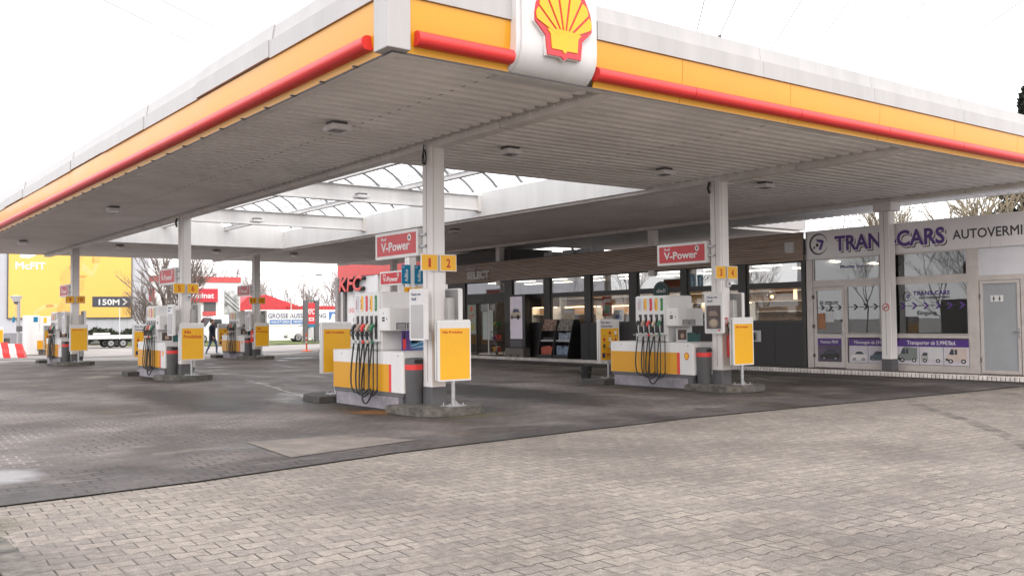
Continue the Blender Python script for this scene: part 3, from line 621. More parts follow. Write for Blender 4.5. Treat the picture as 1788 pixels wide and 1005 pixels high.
for x, y, lb in [(3.08, 8.3, "light hung under the nearer cross beam of the skylight"), (3.08, 15.3, "light hung under the farther cross beam of the skylight")]:
    copy_tree(proto, (x, y, 4.9), lb)

# ------------------------------------------------------------------ pump islands
def hose_path(y, yl, low, x=-.385, z0=1.18, belly=.12):
    """hose from the nozzle foot (y, z0): hangs away from the column, turns at the bottom and meets its riser at yl."""
    A, B_, C_, D_ = (y, z0), (y+belly, z0-.75), (y+belly*.6, low-.22), (yl, .34)
    P = []
    for i in range(17):
        t = i/16.0; u = 1-t
        P.append((x - .06*math.sin(math.pi*t) + .02*t, u**3*A[0]+3*u*u*t*B_[0]+3*u*t*t*C_[0]+t**3*D_[0], u**3*A[1]+3*u*u*t*B_[1]+3*u*t*t*C_[1]+t**3*D_[1]))
    return P
def make_pump(label, loc, emblem, poster):
    pump = root("fuel_pump", label, "fuel pump", loc, "fuel pumps under the canopy")
    b = MB(); b.box(-.28, .54, .66, 3.03, -.01, .235, PLINTH, .01, 1); b.box(-.275, .535, .52, .66, -.01, .235, DGREY); b.build("plinth", pump)
    b = MB(); b.box(-.285, .545, .49, 3.09, .235, .305, DGREY, .006, 1); b.build("skirt", pump)
    b = MB(); b.box(-.30, .56, .46, 3.12, .305, 1.02, WHITE2, .014, 2)
    b.box(-.302, .562, .455, 1.26, 1.02, 1.032, WHITE2, .004, 1); b.box(-.302, .562, 2.26, 3.125, 1.02, 1.032, WHITE2, .004, 1)
    body = b.build("lower_cabinet", pump)
    for X, d in ((-.30, -1), (.56, 1)):
        b = MB(); b.box(min(X, X+d*.004), max(X, X+d*.004), .945, 3.10, .315, .80, YEL, 0); b.build("yellow_panel", body)
        b = MB(); b.box(min(X, X+d*.0045), max(X, X+d*.0045), .865, .943, .315, .80, RED, 0); b.build("red_stripe", body)
    b = MB()
    for yy in (.62, 2.75): b.cyl((-.3035, yy, .955), .012, .004, BLACK, 'X', 8)
    for yy in (1.27, 2.24): b.box(-.3012, -.3005, yy, yy+.006, .31, .80, mat("panel_seam", (.35, .2, .02), .6, var=0))
    b.build("lock", body)
    if emblem:
        b = MB(); b.prism([(.66+.075*p[0], .72+.075*p[1]) for p in outl], 'X', -.303, -.3012, REDP); b.prism([(.66+.06*p[0], .72+.058*p[1]) for p in outl], 'X', -.305, -.3025, YEL2); b.build("scallop_sticker", body)
    # tall nozzle cabinet
    b = MB(); b.box(-.28, .54, 1.25, 2.26, 1.03, 2.09, WHITE2, .03, 3); tall = b.build("tall_cabinet", pump)
    b = MB(); b.box(-.305, -.279, 1.27, 2.24, 1.06, 2.07, mat("nozzle_fascia", (.70, .69, .69), .35, var=.02), .008, 1); b.build("nozzle_panel", tall); b = MB(); b.box(.539, .565, 1.27, 2.24, 1.06, 2.07, WHITE2, .008, 1); b.build("nozzle_panel", tall)
    ys = [2.09, 1.915, 1.74, 1.565, 1.395]
    lab = [mat("pale_grey_label", (.52, .54, .60), .4, var=0), mat("yellow_label", (.82, .45, .03), .4, var=0), mat("red_label", (.62, .03, .06), .4, var=0), mat("yellow_label", (.82, .45, .03), .4, var=0), mat("green_label", (.02, .20, .06), .4, var=0)]
    noz = [BLACKP, BEIGE, RED, mat("cream_nozzle", (.55, .45, .33), .4), GREEN]
    for i, yy in enumerate(ys):
        b = MB(); b.prism(roundrect(yy-.042, yy+.042, 1.74, 2.03, .03, 3), 'X', -.309, -.3045, lab[i])
        if i < 2: b.cyl((-.3085, yy, 1.765), .03, .004, BLACK, 'X', 10) ; b.cyl((-.3095, yy, 1.765), .02, .0015, WHITE2, 'X', 10)
        st = MB(); fl = b.build("fuel_label", tall)
        o = text(["Power", "Super 95", "Power 95", "Super", "Diesel"][i], 'X', yy+.022, 1.79, .04, WHITE2 if i in (2, 4) else REDT, -.309, fl, width=.17, bold=.02, rot90=True)
        b = MB(); b.box(-.3075, -.3045, yy-.047, yy+.047, 1.24, 1.66, BLACKP); b.box(-.312, -.3045, yy-.055, yy-.047, 1.24, 1.67, DGREY); b.build("nozzle_holster", tall)
        b = MB()
        b.tube([(-.33, yy, 1.60), (-.335, yy+.005, 1.50), (-.36, yy+.015, 1.44)], .016, STEEL, 8)      # spout in its slot
        b.tube([(-.345, yy+.01, 1.50), (-.385, yy+.03, 1.455), (-.40, yy+.035, 1.38)], .042, noz[i], 10, r2=.028)    # hand cover
        b.tube([(-.40, yy+.035, 1.40), (-.395, yy+.02, 1.28), (-.385, yy, 1.18)], .026, BLACK, 8, r2=.02)             # grip
        b.tube([(-.42, yy+.04, 1.42), (-.45, yy+.04, 1.36), (-.425, yy+.03, 1.29)], .009, BLACK, 6)                  # guard
        b.tube([(-.386, yy+.002, 1.22), (-.385, yy, 1.16)], .026, noz[i] if i > 1 else LGREY, 8)
        b.build("nozzle", pump)
        b = MB(); b.tube(hose_path(yy, [1.75, 1.575, 1.50, 1.40, 1.255][i], [.30, .22, .16, -.12, .24][i], belly=[.10, .07, .13, .26, .09][i]), .0155, BLACK, 7); h = b.build("hose", pump)
        b = MB(); ye = yy-[.50, .42, .38, .55, .40][i]+.0
        yl = [1.93, 1.75, 1.575, 1.40, 1.255][i]
        b.tube([(-.36, yl, 1.19), (-.362, yl, .8), (-.365, yl, .30)], .012, BLACK, 6); b.build("hose_riser", h)
    b = MB(); b.box(-.375, -.31, 1.22, 2.26, 1.185, 1.20, STEEL); b.build("hose_rail", pump)
    # card terminal box standing out at the near end
    b = MB(); b.box(-.33, .50, .87, 1.245, 1.39, 1.79, WHITE2, .012, 2); t = b.build("terminal_box", pump)
    b = MB(); b.prism(roundrect(.90, 1.22, 1.42, 1.76, .02), 'X', -.338, -.329, WHITE2); d = b.build("terminal_door", t)
    b = MB(); b.box(-.341, -.3375, 1.02, 1.11, 1.60, 1.635, BLACKP); b.box(-.341, -.3375, 1.02, 1.11, 1.555, 1.59, BLACKP); b.cyl((-.343, .945, 1.60), .014, .006, BLACK, 'X', 10); b.cyl((-.341, 1.065, 1.70), .012, .004, BLACK, 'X', 8); b.build("reader_slot", d)
    b = MB(); b.box(-.19, .01, .865, .8695, 1.41, 1.53, DGREY); b.box(.03, .23, .865, .8695, 1.41, 1.53, DGREY)
    for q in range(2):
        for r_ in range(3): b.box(-.17+q*.22, -.01+q*.22, .8635, .865, 1.425+r_*.033, 1.440+r_*.033, LGREY)
    b.build("price_display", t)
    if poster == 'blue':
        b = MB(); b.box(-.05, .46, .90, .93, 1.034, 1.385, PURPLE); q = b.build("poster", pump)
        b = MB()
        for k in range(7): b.prism([(.10, 1.05+.015*k), (.44, 1.05+.045*k), (.40-.04*k, 1.075+.045*k)], 'Y', .896, .8985, [BLUE, mat("sky_blue_print", (.25, .45, .62), .4, var=0)][k % 2])
        b.box(-.04, .02, .896, .899, 1.06, 1.24, RED); b.box(-.03, .01, .896, .899, 1.24, 1.36, BLACKP); b.build("poster_print", q)
    else:
        b = MB(); b.box(-.26, .08, .98, 1.0, 1.034, 1.33, LGREY, .004, 1); q = b.build("poster", pump)
        b = MB(); b.box(-.23, .05, .9765, .979, 1.08, 1.31, mat("brown_print", (.10, .065, .05), .4, var=.3, scale=15)); b.prism(arc(-.09, 1.17, .06, 0, 360, 14)[:-1], 'Y', .9745, .976, BEIGE); b.build("poster_print", q)
        b = MB(); b.prism([(.09, 1.034), (.52, 1.034), (.52, 1.23), (.42, 1.18), (.30, 1.24), (.09, 1.24)], 'Y', .99, 1.01, mat("petrol_green", (.02, .09, .085), .4)); b.build("green_card", pump)
    return pump

def make_bin(label, loc):
    o = root("litter_bin", label, "litter bin", loc, "litter bins by the pumps")
    b = MB(); b.lathe([(.0, .0), (.15, .0), (.155, .02), (.165, .60), (.0, .60)], (0, 0, 0), BINGREY, 24); b.build("bin_body", o)
    b = MB(); b.lathe([(.1, .598), (.166, .598), (.1665, .69), (.1, .69)], (0, 0, 0), RED, 24); b.build("red_band", o)
    b = MB(); b.lathe([(.1, .688), (.166, .688), (.163, .785), (.15, .80), (.0, .805)], (0, 0, 0), BINGREY, 24); l = b.build("bin_lid", o)
    b = MB(); b.prism(roundrect(-.08, .08, .71, .77, .02), 'Y', -.1675, -.12, BLACK); b.build("slot", l)
    return o
def make_board(label, loc, words, rz=0.0, safety=False, w=.66):
    o = root("product_board" if not safety else "safety_board", label, "sign board", loc, "upright boards on the pump islands", rz)
    b = MB()
    # double-sided folded case: two faces joined by a rounded head
    b.prism(roundrect(-w/2, w/2, .42, 1.42, .015, 2), 'Y', -.05, -.012, WHITE2); b.prism(roundrect(-w/2, w/2, .42, 1.42, .015, 2), 'Y', .012, .05, WHITE2)
    b.prism([(-.05, 1.40), (-.045, 1.43), (-.02, 1.445), (.02, 1.445), (.045, 1.43), (.05, 1.40)], 'X', -w/2+.004, w/2-.004, WHITE2, True)
    b.box(-w/2+.012, w/2-.012, -.012, .012, .43, 1.41, DGREY)
    case = b.build("board_case", o)
    for sgn in (-1, 1):
        b = MB(); y = sgn*.0525; b.box(-w/2+.04, w/2-.025, min(y, sgn*.049), max(y, sgn*.049), .445, 1.30 if not safety else 1.22, YEL2); pn = b.build("yellow_face", case)
        if sgn < 0 and not safety:
            if len(words) == 2:
                text(words[0], 'Y', -w/2+.09, 1.16, .09, REDT, y, pn, bold=.045); text(words[1], 'Y', -w/2+.09, 1.03, .09, REDT, y, pn, width=w-.17, bold=.045)
            else: text(words[0], 'Y', -w/2+.08, 1.215, .045, REDT, y, pn, width=w*.62, bold=.05)
        if sgn < 0 and safety:
            text("Für Ihre", 'Y', -w/2+.06, 1.34, .055, NAVY, -.05, case, width=.30, bold=.04); text("Sicherheit", 'Y', -w/2+.06, 1.25, .055, NAVY, -.05, case, width=.37, bold=.04)
            q = MB()
            for r_ in range(3):
                for c_ in range(3):
                    cx_, cz_ = -.18+c_*.19, 1.11-.16*r_
                    m_ = [mat("warning_yellow", (.75, .5, .03), .5, var=0), REDT, WHITE2, REDT, WHITE2, REDT, CHAR, WHITE2, REDT][(r_*3+c_)]
                    if (r_+c_) % 3 == 0: q.prism([(cx_-.045, cz_-.035), (cx_+.045, cz_-.035), (cx_, cz_+.05)], 'Y', -.0545, -.052, m_)
                    elif (r_+c_) % 3 == 1: q.prism(arc(cx_, cz_, .042, 0, 360, 12)[:-1], 'Y', -.0545, -.052, m_)
                    else: q.box(cx_-.035, cx_+.035, -.0545, -.052, cz_-.045, cz_+.045, m_)
                    q.box(cx_-.05, cx_+.05, -.0545, -.052, cz_-.075, cz_-.065, DGREY)
            q.box(-.25, -.16, -.0545, -.052, .50, .62, NAVY); q.box(-.12, .24, -.0545, -.052, .54, .56, REDT); q.box(-.12, .18, -.0545, -.052, .58, .60, REDT); q.build("pictograms", pn)
    b = MB(); b.cyl((0, 0, .01), .035, .45, STEEL, 'Z', 12); b.build("post", o)
    b = MB(); b.box(-.17, .17, -.14, .14, 0, .012, STEEL)
    for sx in (-.13, .13):
        for sy in (-.1, .1): b.cyl((sx, sy, .01), .010, .045, STEEL, 'Z', 6)
    b.add([(.036, -.004, .012), (.12, -.004, .012), (.036, -.004, .10), (.036, .004, .012), (.12, .004, .012), (.036, .004, .10)], [(0, 1, 2), (3, 5, 4), (0, 3, 4, 1), (1, 4, 5, 2), (2, 5, 3, 0)], STEEL)
    b.build("base_plate", o)
    return o
def make_case(label, loc, kind, side=-1):
    o = root("poster_case", label, "poster frame", loc, "poster cases on the canopy columns")
    s = side
    X = lambda a, c: (min(s*a, s*c), max(s*a, s*c))
    b = MB(); b.prism(roundrect(-.25, .25, 0, .87, .03), 'X', *X(0, .07), WHITE2 if s < 0 else mat("case_back_grey", (.30, .30, .30), .5)); s > 0 and [b.box(.0-.006, .074, *q, WHITE2) for q in ((-.262, -.24, 0, .87), (.24, .262, 0, .87))] and [b.box(-.006, .074, -.239, .239, *q, WHITE2) for q in ((-.01, .012), (.858, .88))]; b.box(*X(-.14, 0), -.12, .12, .15, .72, mat("case_bracket", (.5, .49, .48), .5)); c = b.build("case", o)
    b = MB(); b.box(*X(.069, .0725), -.20, .20, .035, .60, POSTERG if kind == 'blank' else mat("coffee_print", (.085, .06, .055), .35, var=.4, scale=9)); p = b.build("poster", c)
    if kind != 'blank':
        q = MB()
        q.prism([(.0+.13*math.cos(t*.5236), .22+.10*math.sin(t*.5236)) for t in range(12)], 'X', *X(.0722, .0745), mat("cup_print", (.30, .24, .19), .5)); q.prism([(.0+.095*math.cos(t*.5236), .235+.07*math.sin(t*.5236)) for t in range(12)], 'X', *X(.0743, .076), mat("coffee_foam", (.46, .36, .26), .5))
        q.box(*X(.0722, .0745), -.20, .20, .035, .10, LGREY); q.box(*X(.0743, .076), -.18, -.13, .05, .085, RED)
        for i in range(3): q.box(*X(.0722, .0745), -.12+.02*i, .13-.015*i, .39+.035*i, .41+.035*i, BEIGE)
        q.build("poster_print", p)
    if s < 0:
        text("Neues von", 'X', .18, .755, .05, NAVY, -.07, c, width=.29, bold=.03); text("Shell", 'X', .18, .675, .05, NAVY, -.07, c, width=.15, bold=.03)
    return o
def make_number(label, loc, n):
    o = root("number_sign", label, "number sign", loc, "pump number plates")
    b = MB(); b.box(-.17, .17, -.012, .012, -.145, .145, WHITE2, .004, 1); pl = b.build("plate", o)
    b = MB(); b.box(-.155, .155, -.0145, -.0115, -.13, .13, YEL2); f = b.build("yellow_face", pl)
    wd = .085 if len(n) == 1 and n != '1' else (.05 if n == '1' else .17)
    text(n, 'Y', -wd/2, -.075, .15, REDT, -.0145, f, width=wd, bold=.045)
    return o
def make_power_sign(label, loc):
    o = root("fuel_sign", label, "fuel sign", loc, "red fuel signs on the columns")
    b = MB(); b.prism(roundrect(-.755, .755, -.24, .24, .015), 'X', -.06, .06, WHITE2); b.box(-.035, .035, -.94, -.75, -.10, -.06, STEEL); b.box(-.035, .035, -.94, -.75, .10, .14, STEEL); c = b.build("sign_case", o)
    for sgn in (-1, 1):
        b = MB(); b.box(min(sgn*.059, sgn*.063), max(sgn*.059, sgn*.063), -.69, .69, -.185, .185, REDP); p = b.build("red_face", c)
        if sgn < 0:
            text("V-Power", 'X', .54, -.105, .165, WHITE2, -.063, p, width=1.02, bold=.05)
            text("Shell", 'X', .54, .095, .06, WHITE2, -.063, p, width=.19, bold=.04)
            b = MB(); ring = arc(-.47, .10, .062, 0, 360, 16)[:-1]; b.prism(ring, 'X', -.066, -.0625, WHITE2); b.prism(arc(-.47, .10, .028, 0, 360, 12)[:-1], 'X', -.068, -.0655, CHAR); b.build("round_symbol", p)
    return o
def make_island(label, loc):
    o = root("pump_island", label, "pump island", loc, "raised kerbs of the pump islands")
    nose = [(.80, .58), (-.58, .58), (-.60, .0), (-.575, -.30), (-.50, -.52), (-.36, -.68), (-.12, -.75), (.30, -.75), (.55, -.70), (.70, -.55), (.79, -.30), (.82, 0)]
    b = MB(); b.prism(nose, 'Z', -.05, .115, CONC); b.prism([(.11+(x-.11)*.965, -.08+(y+.08)*.965) for x, y in nose], 'Z', .115, .13, CONC); b.build("near_kerb", o)
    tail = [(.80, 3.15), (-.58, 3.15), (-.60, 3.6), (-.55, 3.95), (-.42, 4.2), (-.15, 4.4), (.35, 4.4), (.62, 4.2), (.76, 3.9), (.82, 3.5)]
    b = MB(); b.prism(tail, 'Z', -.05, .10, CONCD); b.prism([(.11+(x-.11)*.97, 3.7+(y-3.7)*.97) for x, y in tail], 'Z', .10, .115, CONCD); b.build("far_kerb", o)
    return o
def make_extinguisher(label, loc):
    o = root("fire_extinguisher", label, "extinguisher", loc, "fire extinguishers on the columns")
    b = MB(); b.lathe([(0, 0), (.075, 0), (.08, .02), (.08, .42), (.06, .48), (.03, .50), (.0, .50)], (0, 0, 0), RED, 16); b.build("cylinder", o)
    b = MB(); b.box(-.05, .05, -.083, -.078, .2, .34, LGREY); b.build("sticker", o)
    b = MB(); b.cyl((0, 0, .49), .02, .06, BLACK, 'Z', 8); b.box(-.015, .015, -.10, .05, .54, .56, BLACK); b.tube([(.0, -.02, .53), (-.10, -.03, .60), (-.13, -.03, .68), (-.05, -.03, .76), (.05, -.03, .72), (.07, -.04, .6)], .013, BLACK, 6); b.build("valve_and_hose", o)
    return o
NUM = [(0, 0, '1', '2'), (1, 0, '3', '4'), (0, 1, '5', '6'), (1, 1, '7', '8'), (0, 2, '9', '10'), (1, 2, '11', '12')]
pump_e = pump_b = bin0 = case0 = casec = caseb = pow0 = isl0 = None
for i, j, n1, n2 in NUM:
    x, y = i*W2, j*D; tgt = "%s and %s" % (n1, n2)
    isl = "island signed %s" % tgt
    make_number("yellow plate with the number %s on a canopy column" % n1, (x-.075, y-.055, 2.55), n1)
    make_number("yellow plate with the number %s on a canopy column" % n2, (x+.305, y-.055, 2.55), n2)
    lb = "kerb-end slabs of concrete round the %s" % isl
    isl0 = copy_tree(isl0, (x, y, 0), "low concrete kerb ends of the %s" % isl) if isl0 else make_island("low concrete kerb ends of the %s" % isl, (x, y, 0))
    lb = "white and yellow fuel pump with black hoses on the %s" % isl
    dy = .1 if (i, j) == (1, 0) else 0
    pl = (x, y+dy, 0)
    if i == 0 and j == 0: make_pump(lb, pl, False, 'blue')
    elif pump_e is None: pump_e = make_pump(lb, pl, True, 'coffee')
    else: copy_tree(pump_e, pl, lb)
    lb = "round grey litter bin with a red band on the %s" % isl
    bl = (x-.10, y+.43, .12)
    bin0 = copy_tree(bin0, bl, lb) if bin0 else make_bin(lb, bl)
    zz = 2.93 + (.09 if i else 0)
    lb = "white and red V-Power fuel sign beside the plates %s" % tgt
    lb = "red fuel sign in a white frame on the column numbered %s" % tgt
    pow0 = copy_tree(pow0, (x, y+1.13+(-.04), zz), lb) if pow0 else make_power_sign(lb, (x, y+1.13-.04, zz))
    lb = "poster case %s facing left on the column numbered %s" % ("with a coffee poster" if n1 == '3' else "with a blank grey sheet", tgt)
    cl_ = (x-.25, y-.05, 1.23)
    if n1 == '3': make_case(lb, cl_, 'coffee')
    else: case0 = copy_tree(case0, cl_, lb) if case0 else make_case(lb, cl_, 'blank')
    lb = "white poster case facing the shop on the column numbered %s" % tgt
    cl_ = (x+.40, y+.02, 1.23)
    caseb = copy_tree(caseb, cl_, lb) if caseb else make_case(lb, cl_, 'blank', 1)
    if n1 != '7':
        wd = ["Alle", "Produkte"] if n1 in ('5', '11') else ["Alle Produkte"]
        make_board("Alle Produkte board %sat near end of %s" % ("with large words " if len(wd) == 2 else "with small words ", isl), (x+.165, y-.40, .13), wd)
    if n1 == '1': make_board("Alle Produkte board at the far end of the %s" % isl, (x+.02, y+3.65, .115), ["Alle Produkte"])
    elif n1 != '7': make_board("yellow safety board with pictograms at the far end of the %s" % isl, (x+.02, y+3.65, .115), [], 0, True)
ex = make_extinguisher("red fire extinguisher on the column numbered 3 and 4", (W2+.16, -.10, .72))
copy_tree(ex, (W2-.13, 2*D-.12, .75), "red fire extinguisher by the litter bin of pump 11")
b = MB(); b.box(-.06, .06, -.006, .006, -.09, .09, REDP); es_ = b.build("extinguisher_sign", None, "small red sign above the fire extinguisher on column 3", "sign", loc=(W2+.10, -.022, 1.48))
b = MB(); b.box(-.035, -.005, -.0085, -.006, -.06, .05, WHITE2); b.box(.01, .04, -.0085, -.006, -.02, .06, WHITE2); b.box(.01, .04, -.0085, -.006, -.06, -.04, WHITE2); b.build("symbol", es_)
for (i, j, a) in ((1, 0, "column numbered 3 and 4"), (0, 1, "column behind the large Alle Produkte board")):
    b = MB(); b.box(-.06, .06, -.03, .03, -.07, .07, LGREY, .008, 1); o = b.build("junction_box", None, "small grey box under plates on the %s" % a, "junction box", loc=(i*W2+.2, j*D-.035, 2.31))
    b = MB(); b.box(-.03, .03, -.034, -.029, -.03, .02, DGREY); b.build("cover", o)
# AdBlue plates on the column of pumps 7 and 8
for dx, lb in ((-.15, "tall blue AdBlue plate left of the column above number 7"), (.34, "tall blue AdBlue plate right of the column above number 8")):
    o = root("fluid_sign", lb, "fuel sign", (W2+dx, D-.06, 3.10))
    b = MB(); b.box(-.165, .165, -.012, .012, -.31, .31, BLUE, .004, 1); p = b.build("plate", o)
    text("AdBlue", 'Y', .06, -.24, .12, WHITE2, -.012, p, width=.40, bold=.03, rot90=True); text("17", 'Y', -.14, .20, .07, WHITE2, -.012, p, bold=.03)
# black bucket by the far end of island 3
o = root("bucket", "black bucket standing at the far end of the pump island signed 3 and 4", "bucket", (W2-.42, 4.0, .115))
b = MB(); b.lathe([(0, 0), (.12, 0), (.155, .30), (.165, .31), (.15, .31), (.11, .03), (0, .03)], (0, 0, 0), BLACKP, 18); b.build("pail", o)
b = MB(); b.tube([(-.16, 0, .29), (-.17, .02, .20), (0, -.16, .14), (.17, .02, .20), (.16, 0, .29)], .005, STEEL, 5); b.build("handle", o)

# ------------------------------------------------------------------ shop
KY = lambda y: -13.848+(y+13.848)*.9624
KZ = lambda z: 1.538+(z-1.538)*.9624
FX = 14.30
random.seed(11)
shop = root("petrol_station_shop", "low dark shop with a timber sign band and big windows behind the pumps", "shop", (0, 0, 0))
YL, YR = KY(22.8), KY(3.44)
b = MB()
b.box(FX+.06, 19.6, YL-.12, YL, .15, KZ(3.26), FRAMED); b.box(FX+.06, 19.6, YR, YR+.1, .15, KZ(3.26), FRAMED); b.box(19.5, 19.6, YR+.1, YL-.12, .15, KZ(3.26), WARMWALL)
b.build("wall", shop)
b = MB(); b.box(FX+.02, 19.6, YR, YL, KZ(3.26), KZ(3.26)+.16, LGREY); b.box(FX-.06, 19.6, YR+.002, YL-.002, KZ(3.26)+.165, 3.80, FRAMED); b.build("roof", shop)
b = MB(); b.box(FX+.3, 19.5, YR+.1, YL-.12, .152, .16, INFLOOR); b.build("floor", shop)
sb = MB(); z = KZ(3.25); zt = KZ(4.06); nsl = 15; hh = (zt-z)/nsl
for i in range(nsl): sb.box(14.20, 14.235, YR+.012, YL, z+i*hh+.009, z+(i+1)*hh-.009, WOOD)
sb.box(14.225, 14.24, YR+.012, YL, z, zt, BLACKP); sb.box(14.205, 14.24, YR, YR+.011, z-.01, zt+.01, BLACKP); sb.box(14.205, 14.34, YR, YL, zt+.001, zt+.02, FRAME)
sband = sb.build("sign_band", shop)
text("SELECT", 'X', KY(21.0), KZ(3.40), .30, WHITE2, 14.17, sband, width=1.62, bold=.14, ext=.03)
text("Shell", 'X', KY(21.0), KZ(3.79), .14, LGREY, 14.18, sband, width=.62, bold=.04, ext=.02)
b = MB(); b.box(14.12, 14.20, KY(4.05), KY(3.75), KZ(3.52), KZ(3.80), LGREY, .01); b.box(14.13, 14.199, KY(4.03), KY(3.77), KZ(3.485), KZ(3.515), BEAM); b.build("wall_speaker", sband)
def fwin(y0, y1, z0, z1, parent, fm=FRAME, gm=GLASS, fw=.05, x=FX, name="window"):
    """y0 > y1 are jamb lines, measured like the rest of the frontage."""
    a, c, p, q = KY(y1), KY(y0), KZ(z0), KZ(z1)
    b = MB(); b.box(x, x+.07, a, c, p, p+fw, fm); b.box(x, x+.07, a, c, q-fw, q, fm); b.box(x+.001, x+.069, a, a+fw, p+fw, q-fw, fm); b.box(x+.001, x+.069, c-fw, c, p+fw, q-fw, fm)
    o = b.build(name+"_frame" if name != "window" else "window", parent)
    b = MB(); b.box(x+.03, x+.04, a+fw-.005, c-fw+.005, p+fw-.005, q-fw+.005, gm); b.build("pane", o)
    return o
bays = [(17.85, 15.76), (15.36, 13.31), (12.95, 10.9), (10.49, 8.41), (8.13, 5.94), (5.65, 3.56)]
for y0, y1 in bays:
    fwin(y0, y1, 2.58, 3.25, shop, FRAME, GLASSU); fwin(y0, y1, 1.43, 2.50, shop)
b = MB()
pil = [(22.72, 21.32), (18.37, 17.85), (15.76, 15.36), (13.31, 12.95), (10.9, 10.49), (8.41, 8.13), (5.94, 5.65), (3.56, 3.45)]
for a, c in pil: b.box(FX-.035, FX+.10, KY(c)+.001, KY(a)-.001, .15, KZ(3.25), FRAME)
for y0, y1 in bays:
    b.box(FX+.005, FX+.08, KY(y1), KY(y0), KZ(2.50)+.001, KZ(2.58)-.001, FRAME)
    n = 2; b.box(FX+.01, FX+.09, KY(y1), KY(y0), .15, KZ(1.43)-.001, FRAMED)
    b.box(FX+.004, FX+.0095, KY((y0+y1)/2)-.005, KY((y0+y1)/2)+.005, .2, KZ(1.40), BLACKP)
b.build("front_frame", shop)
# entrance with sliding door
fwin(21.32, 18.37, 2.69, 3.25, shop, FRAME, GLASSU)
b = MB(); b.box(FX, FX+.08, KY(18.37), KY(21.32), KZ(2.33), KZ(2.69)-.002, FRAMED); b.box(FX-.03, FX, KY(20.25), KY(19.85), KZ(2.47), KZ(2.53), BLACKP); b.cyl((FX-.035, KY(20.15), KZ(2.5)), .02, .01, GLASSD, 'X', 8); b.build("door_header", shop)
fwin(21.32, 20.48, .10, 2.325, shop, FRAME, GLASSD, .05, FX, "sidelight")
dr = fwin(20.46, 19.16, .10, 2.325, shop, FRAME, GLASS, .04, FX+.075, "sliding_door")
b = MB(); b.box(FX+.068, FX+.074, KY(19.74), KY(19.66), .17, KZ(2.30), LGREY); b.box(FX+.069, FX+.073, KY(20.40), KY(19.20), .165, .21, LGREY); b.build("door_edge", dr)
b = MB(); b.box(FX+.066, FX+.073, KY(20.12), KY(19.76), KZ(.75), KZ(1.95), mat("frosted_film", (.50, .56, .54), .5)); b.box(FX+.066, FX+.073, KY(19.64), KY(19.36), KZ(.75), KZ(2.0), mat("frosted_film", (.5, .56, .54), .5)); b.build("door_film", dr)
b = MB(); b.box(FX+.018, FX+.028, KY(21.22), KY(20.58), KZ(1.0), KZ(2.28), mat("door_poster_green", (.40, .44, .36), .5, var=.25, scale=6)); q = b.build("door_poster", shop)
p = MB(); p.prism([(KY(20.9)+.10*o_[0], KZ(2.08)+.10*o_[1]) for o_ in outl], 'X', FX+.012, FX+.017, ORANGE)
for k in range(4): p.box(FX+.013, FX+.017, KY(21.1), KY(20.7)+.1*k, KZ(1.78-.09*k), KZ(1.82-.09*k), [REDT, ORANGE, CHAR, REDT][k])
p.box(FX+.013, FX+.017, KY(21.1), KY(20.72), KZ(1.12), KZ(1.42), mat("bottle_print", (.45, .42, .10), .5, var=.5, scale=14)); p.build("poster_print", q)
# shop interior: light panels, shelves, counter
inn = []
for k in range(9):
    for xx in (15.6, 17.6):
        inn.append((xx, KY(20.8)-2.05*k))
b = MB()
for xx, yy in inn: b.box(xx-.15, xx+.15, yy-.45, yy+.45, KZ(3.26)-.03, KZ(3.26)-.004, LAMPC)
b.build("ceiling_light", shop)
def shelf(label, x, y0, y1, zt, cols, glow=False):
    o = root("shop_shelf", label, "shelf", (x, (y0+y1)/2, .16), "shelves inside the shop"); h = (y1-y0)/2
    b = MB(); b.box(.0, .45, -h, -h+.04, 0, zt, LGREY); b.box(0, .45, h-.04, h, 0, zt, LGREY); b.box(.42, .45, -h+.04, h-.04, 0, zt, WARMWALL)
    zs = [.12, .5, .88, 1.26, 1.64, 2.0, 2.36]
    for z in zs:
        if z < zt: b.box(.02, .42, -h+.04, h-.04, z-.02, z, LGREY)
    fr = b.build("rack", o)
    g_ = MB()
    for z in zs:
        if z+.2 > zt: continue
        y = -h+.06
        while y < h-.1:
            wd_ = random.uniform(.07, .16); hg = random.uniform(.16, .30)
            g_.box(.05, .3, y, y+wd_*.9, z+.001, z+hg, random.choice(cols)); y += wd_
    g_.build("goods", o, kind='stuff')
    if glow:
        b = MB(); b.box(.05, .2, -h+.05, h-.05, zt-.03, zt-.005, LAMPW); b.build("shelf_lamp", o)
GC = [mat("goods_%d" % i, c, .5, var=.2, scale=12) for i, c in enumerate([(.5, .06, .05), (.55, .35, .05), (.08, .15, .4), (.6, .58, .55), (.1, .3, .1), (.35, .18, .08), (.6, .4, .2), (.12, .1, .1)])]
shelf("lit snack shelf seen through the entrance opening", 16.4, KY(19.3), KY(17.9), 1.95, GC, True)
shelf("lit shelf behind the window beside the car display", 16.8, KY(17.6), KY(15.6), 1.95, GC, True)
shelf("glazed cold shelf behind the window over the magazine racks", 17.2, KY(15.4), KY(13.2), 1.95, GC, True)
shelf("shelf behind the window left of pump 3", 16.9, KY(13.0), KY(10.8), 1.95, GC, True)
shelf("shelf behind the window above pump 3", 17.4, KY(10.4), KY(8.3), 1.95, GC, True)
shelf("shelf behind the window right of the column numbered 3 and 4", 18.3, KY(6.6), KY(3.7), 1.85, GC, True)
shelf("tall stocked wall shelf at the back of the shop behind the magazine racks", 18.9, KY(15.5), KY(11.6), 2.75, GC)
shelf("tall stocked wall shelf at the back of the shop behind pump 3", 18.9, KY(11.4), KY(7.0), 2.75, GC)
shelf("tall stocked wall shelf at the back of the shop behind the entrance", 18.9, KY(20.5), KY(15.8), 2.75, GC)
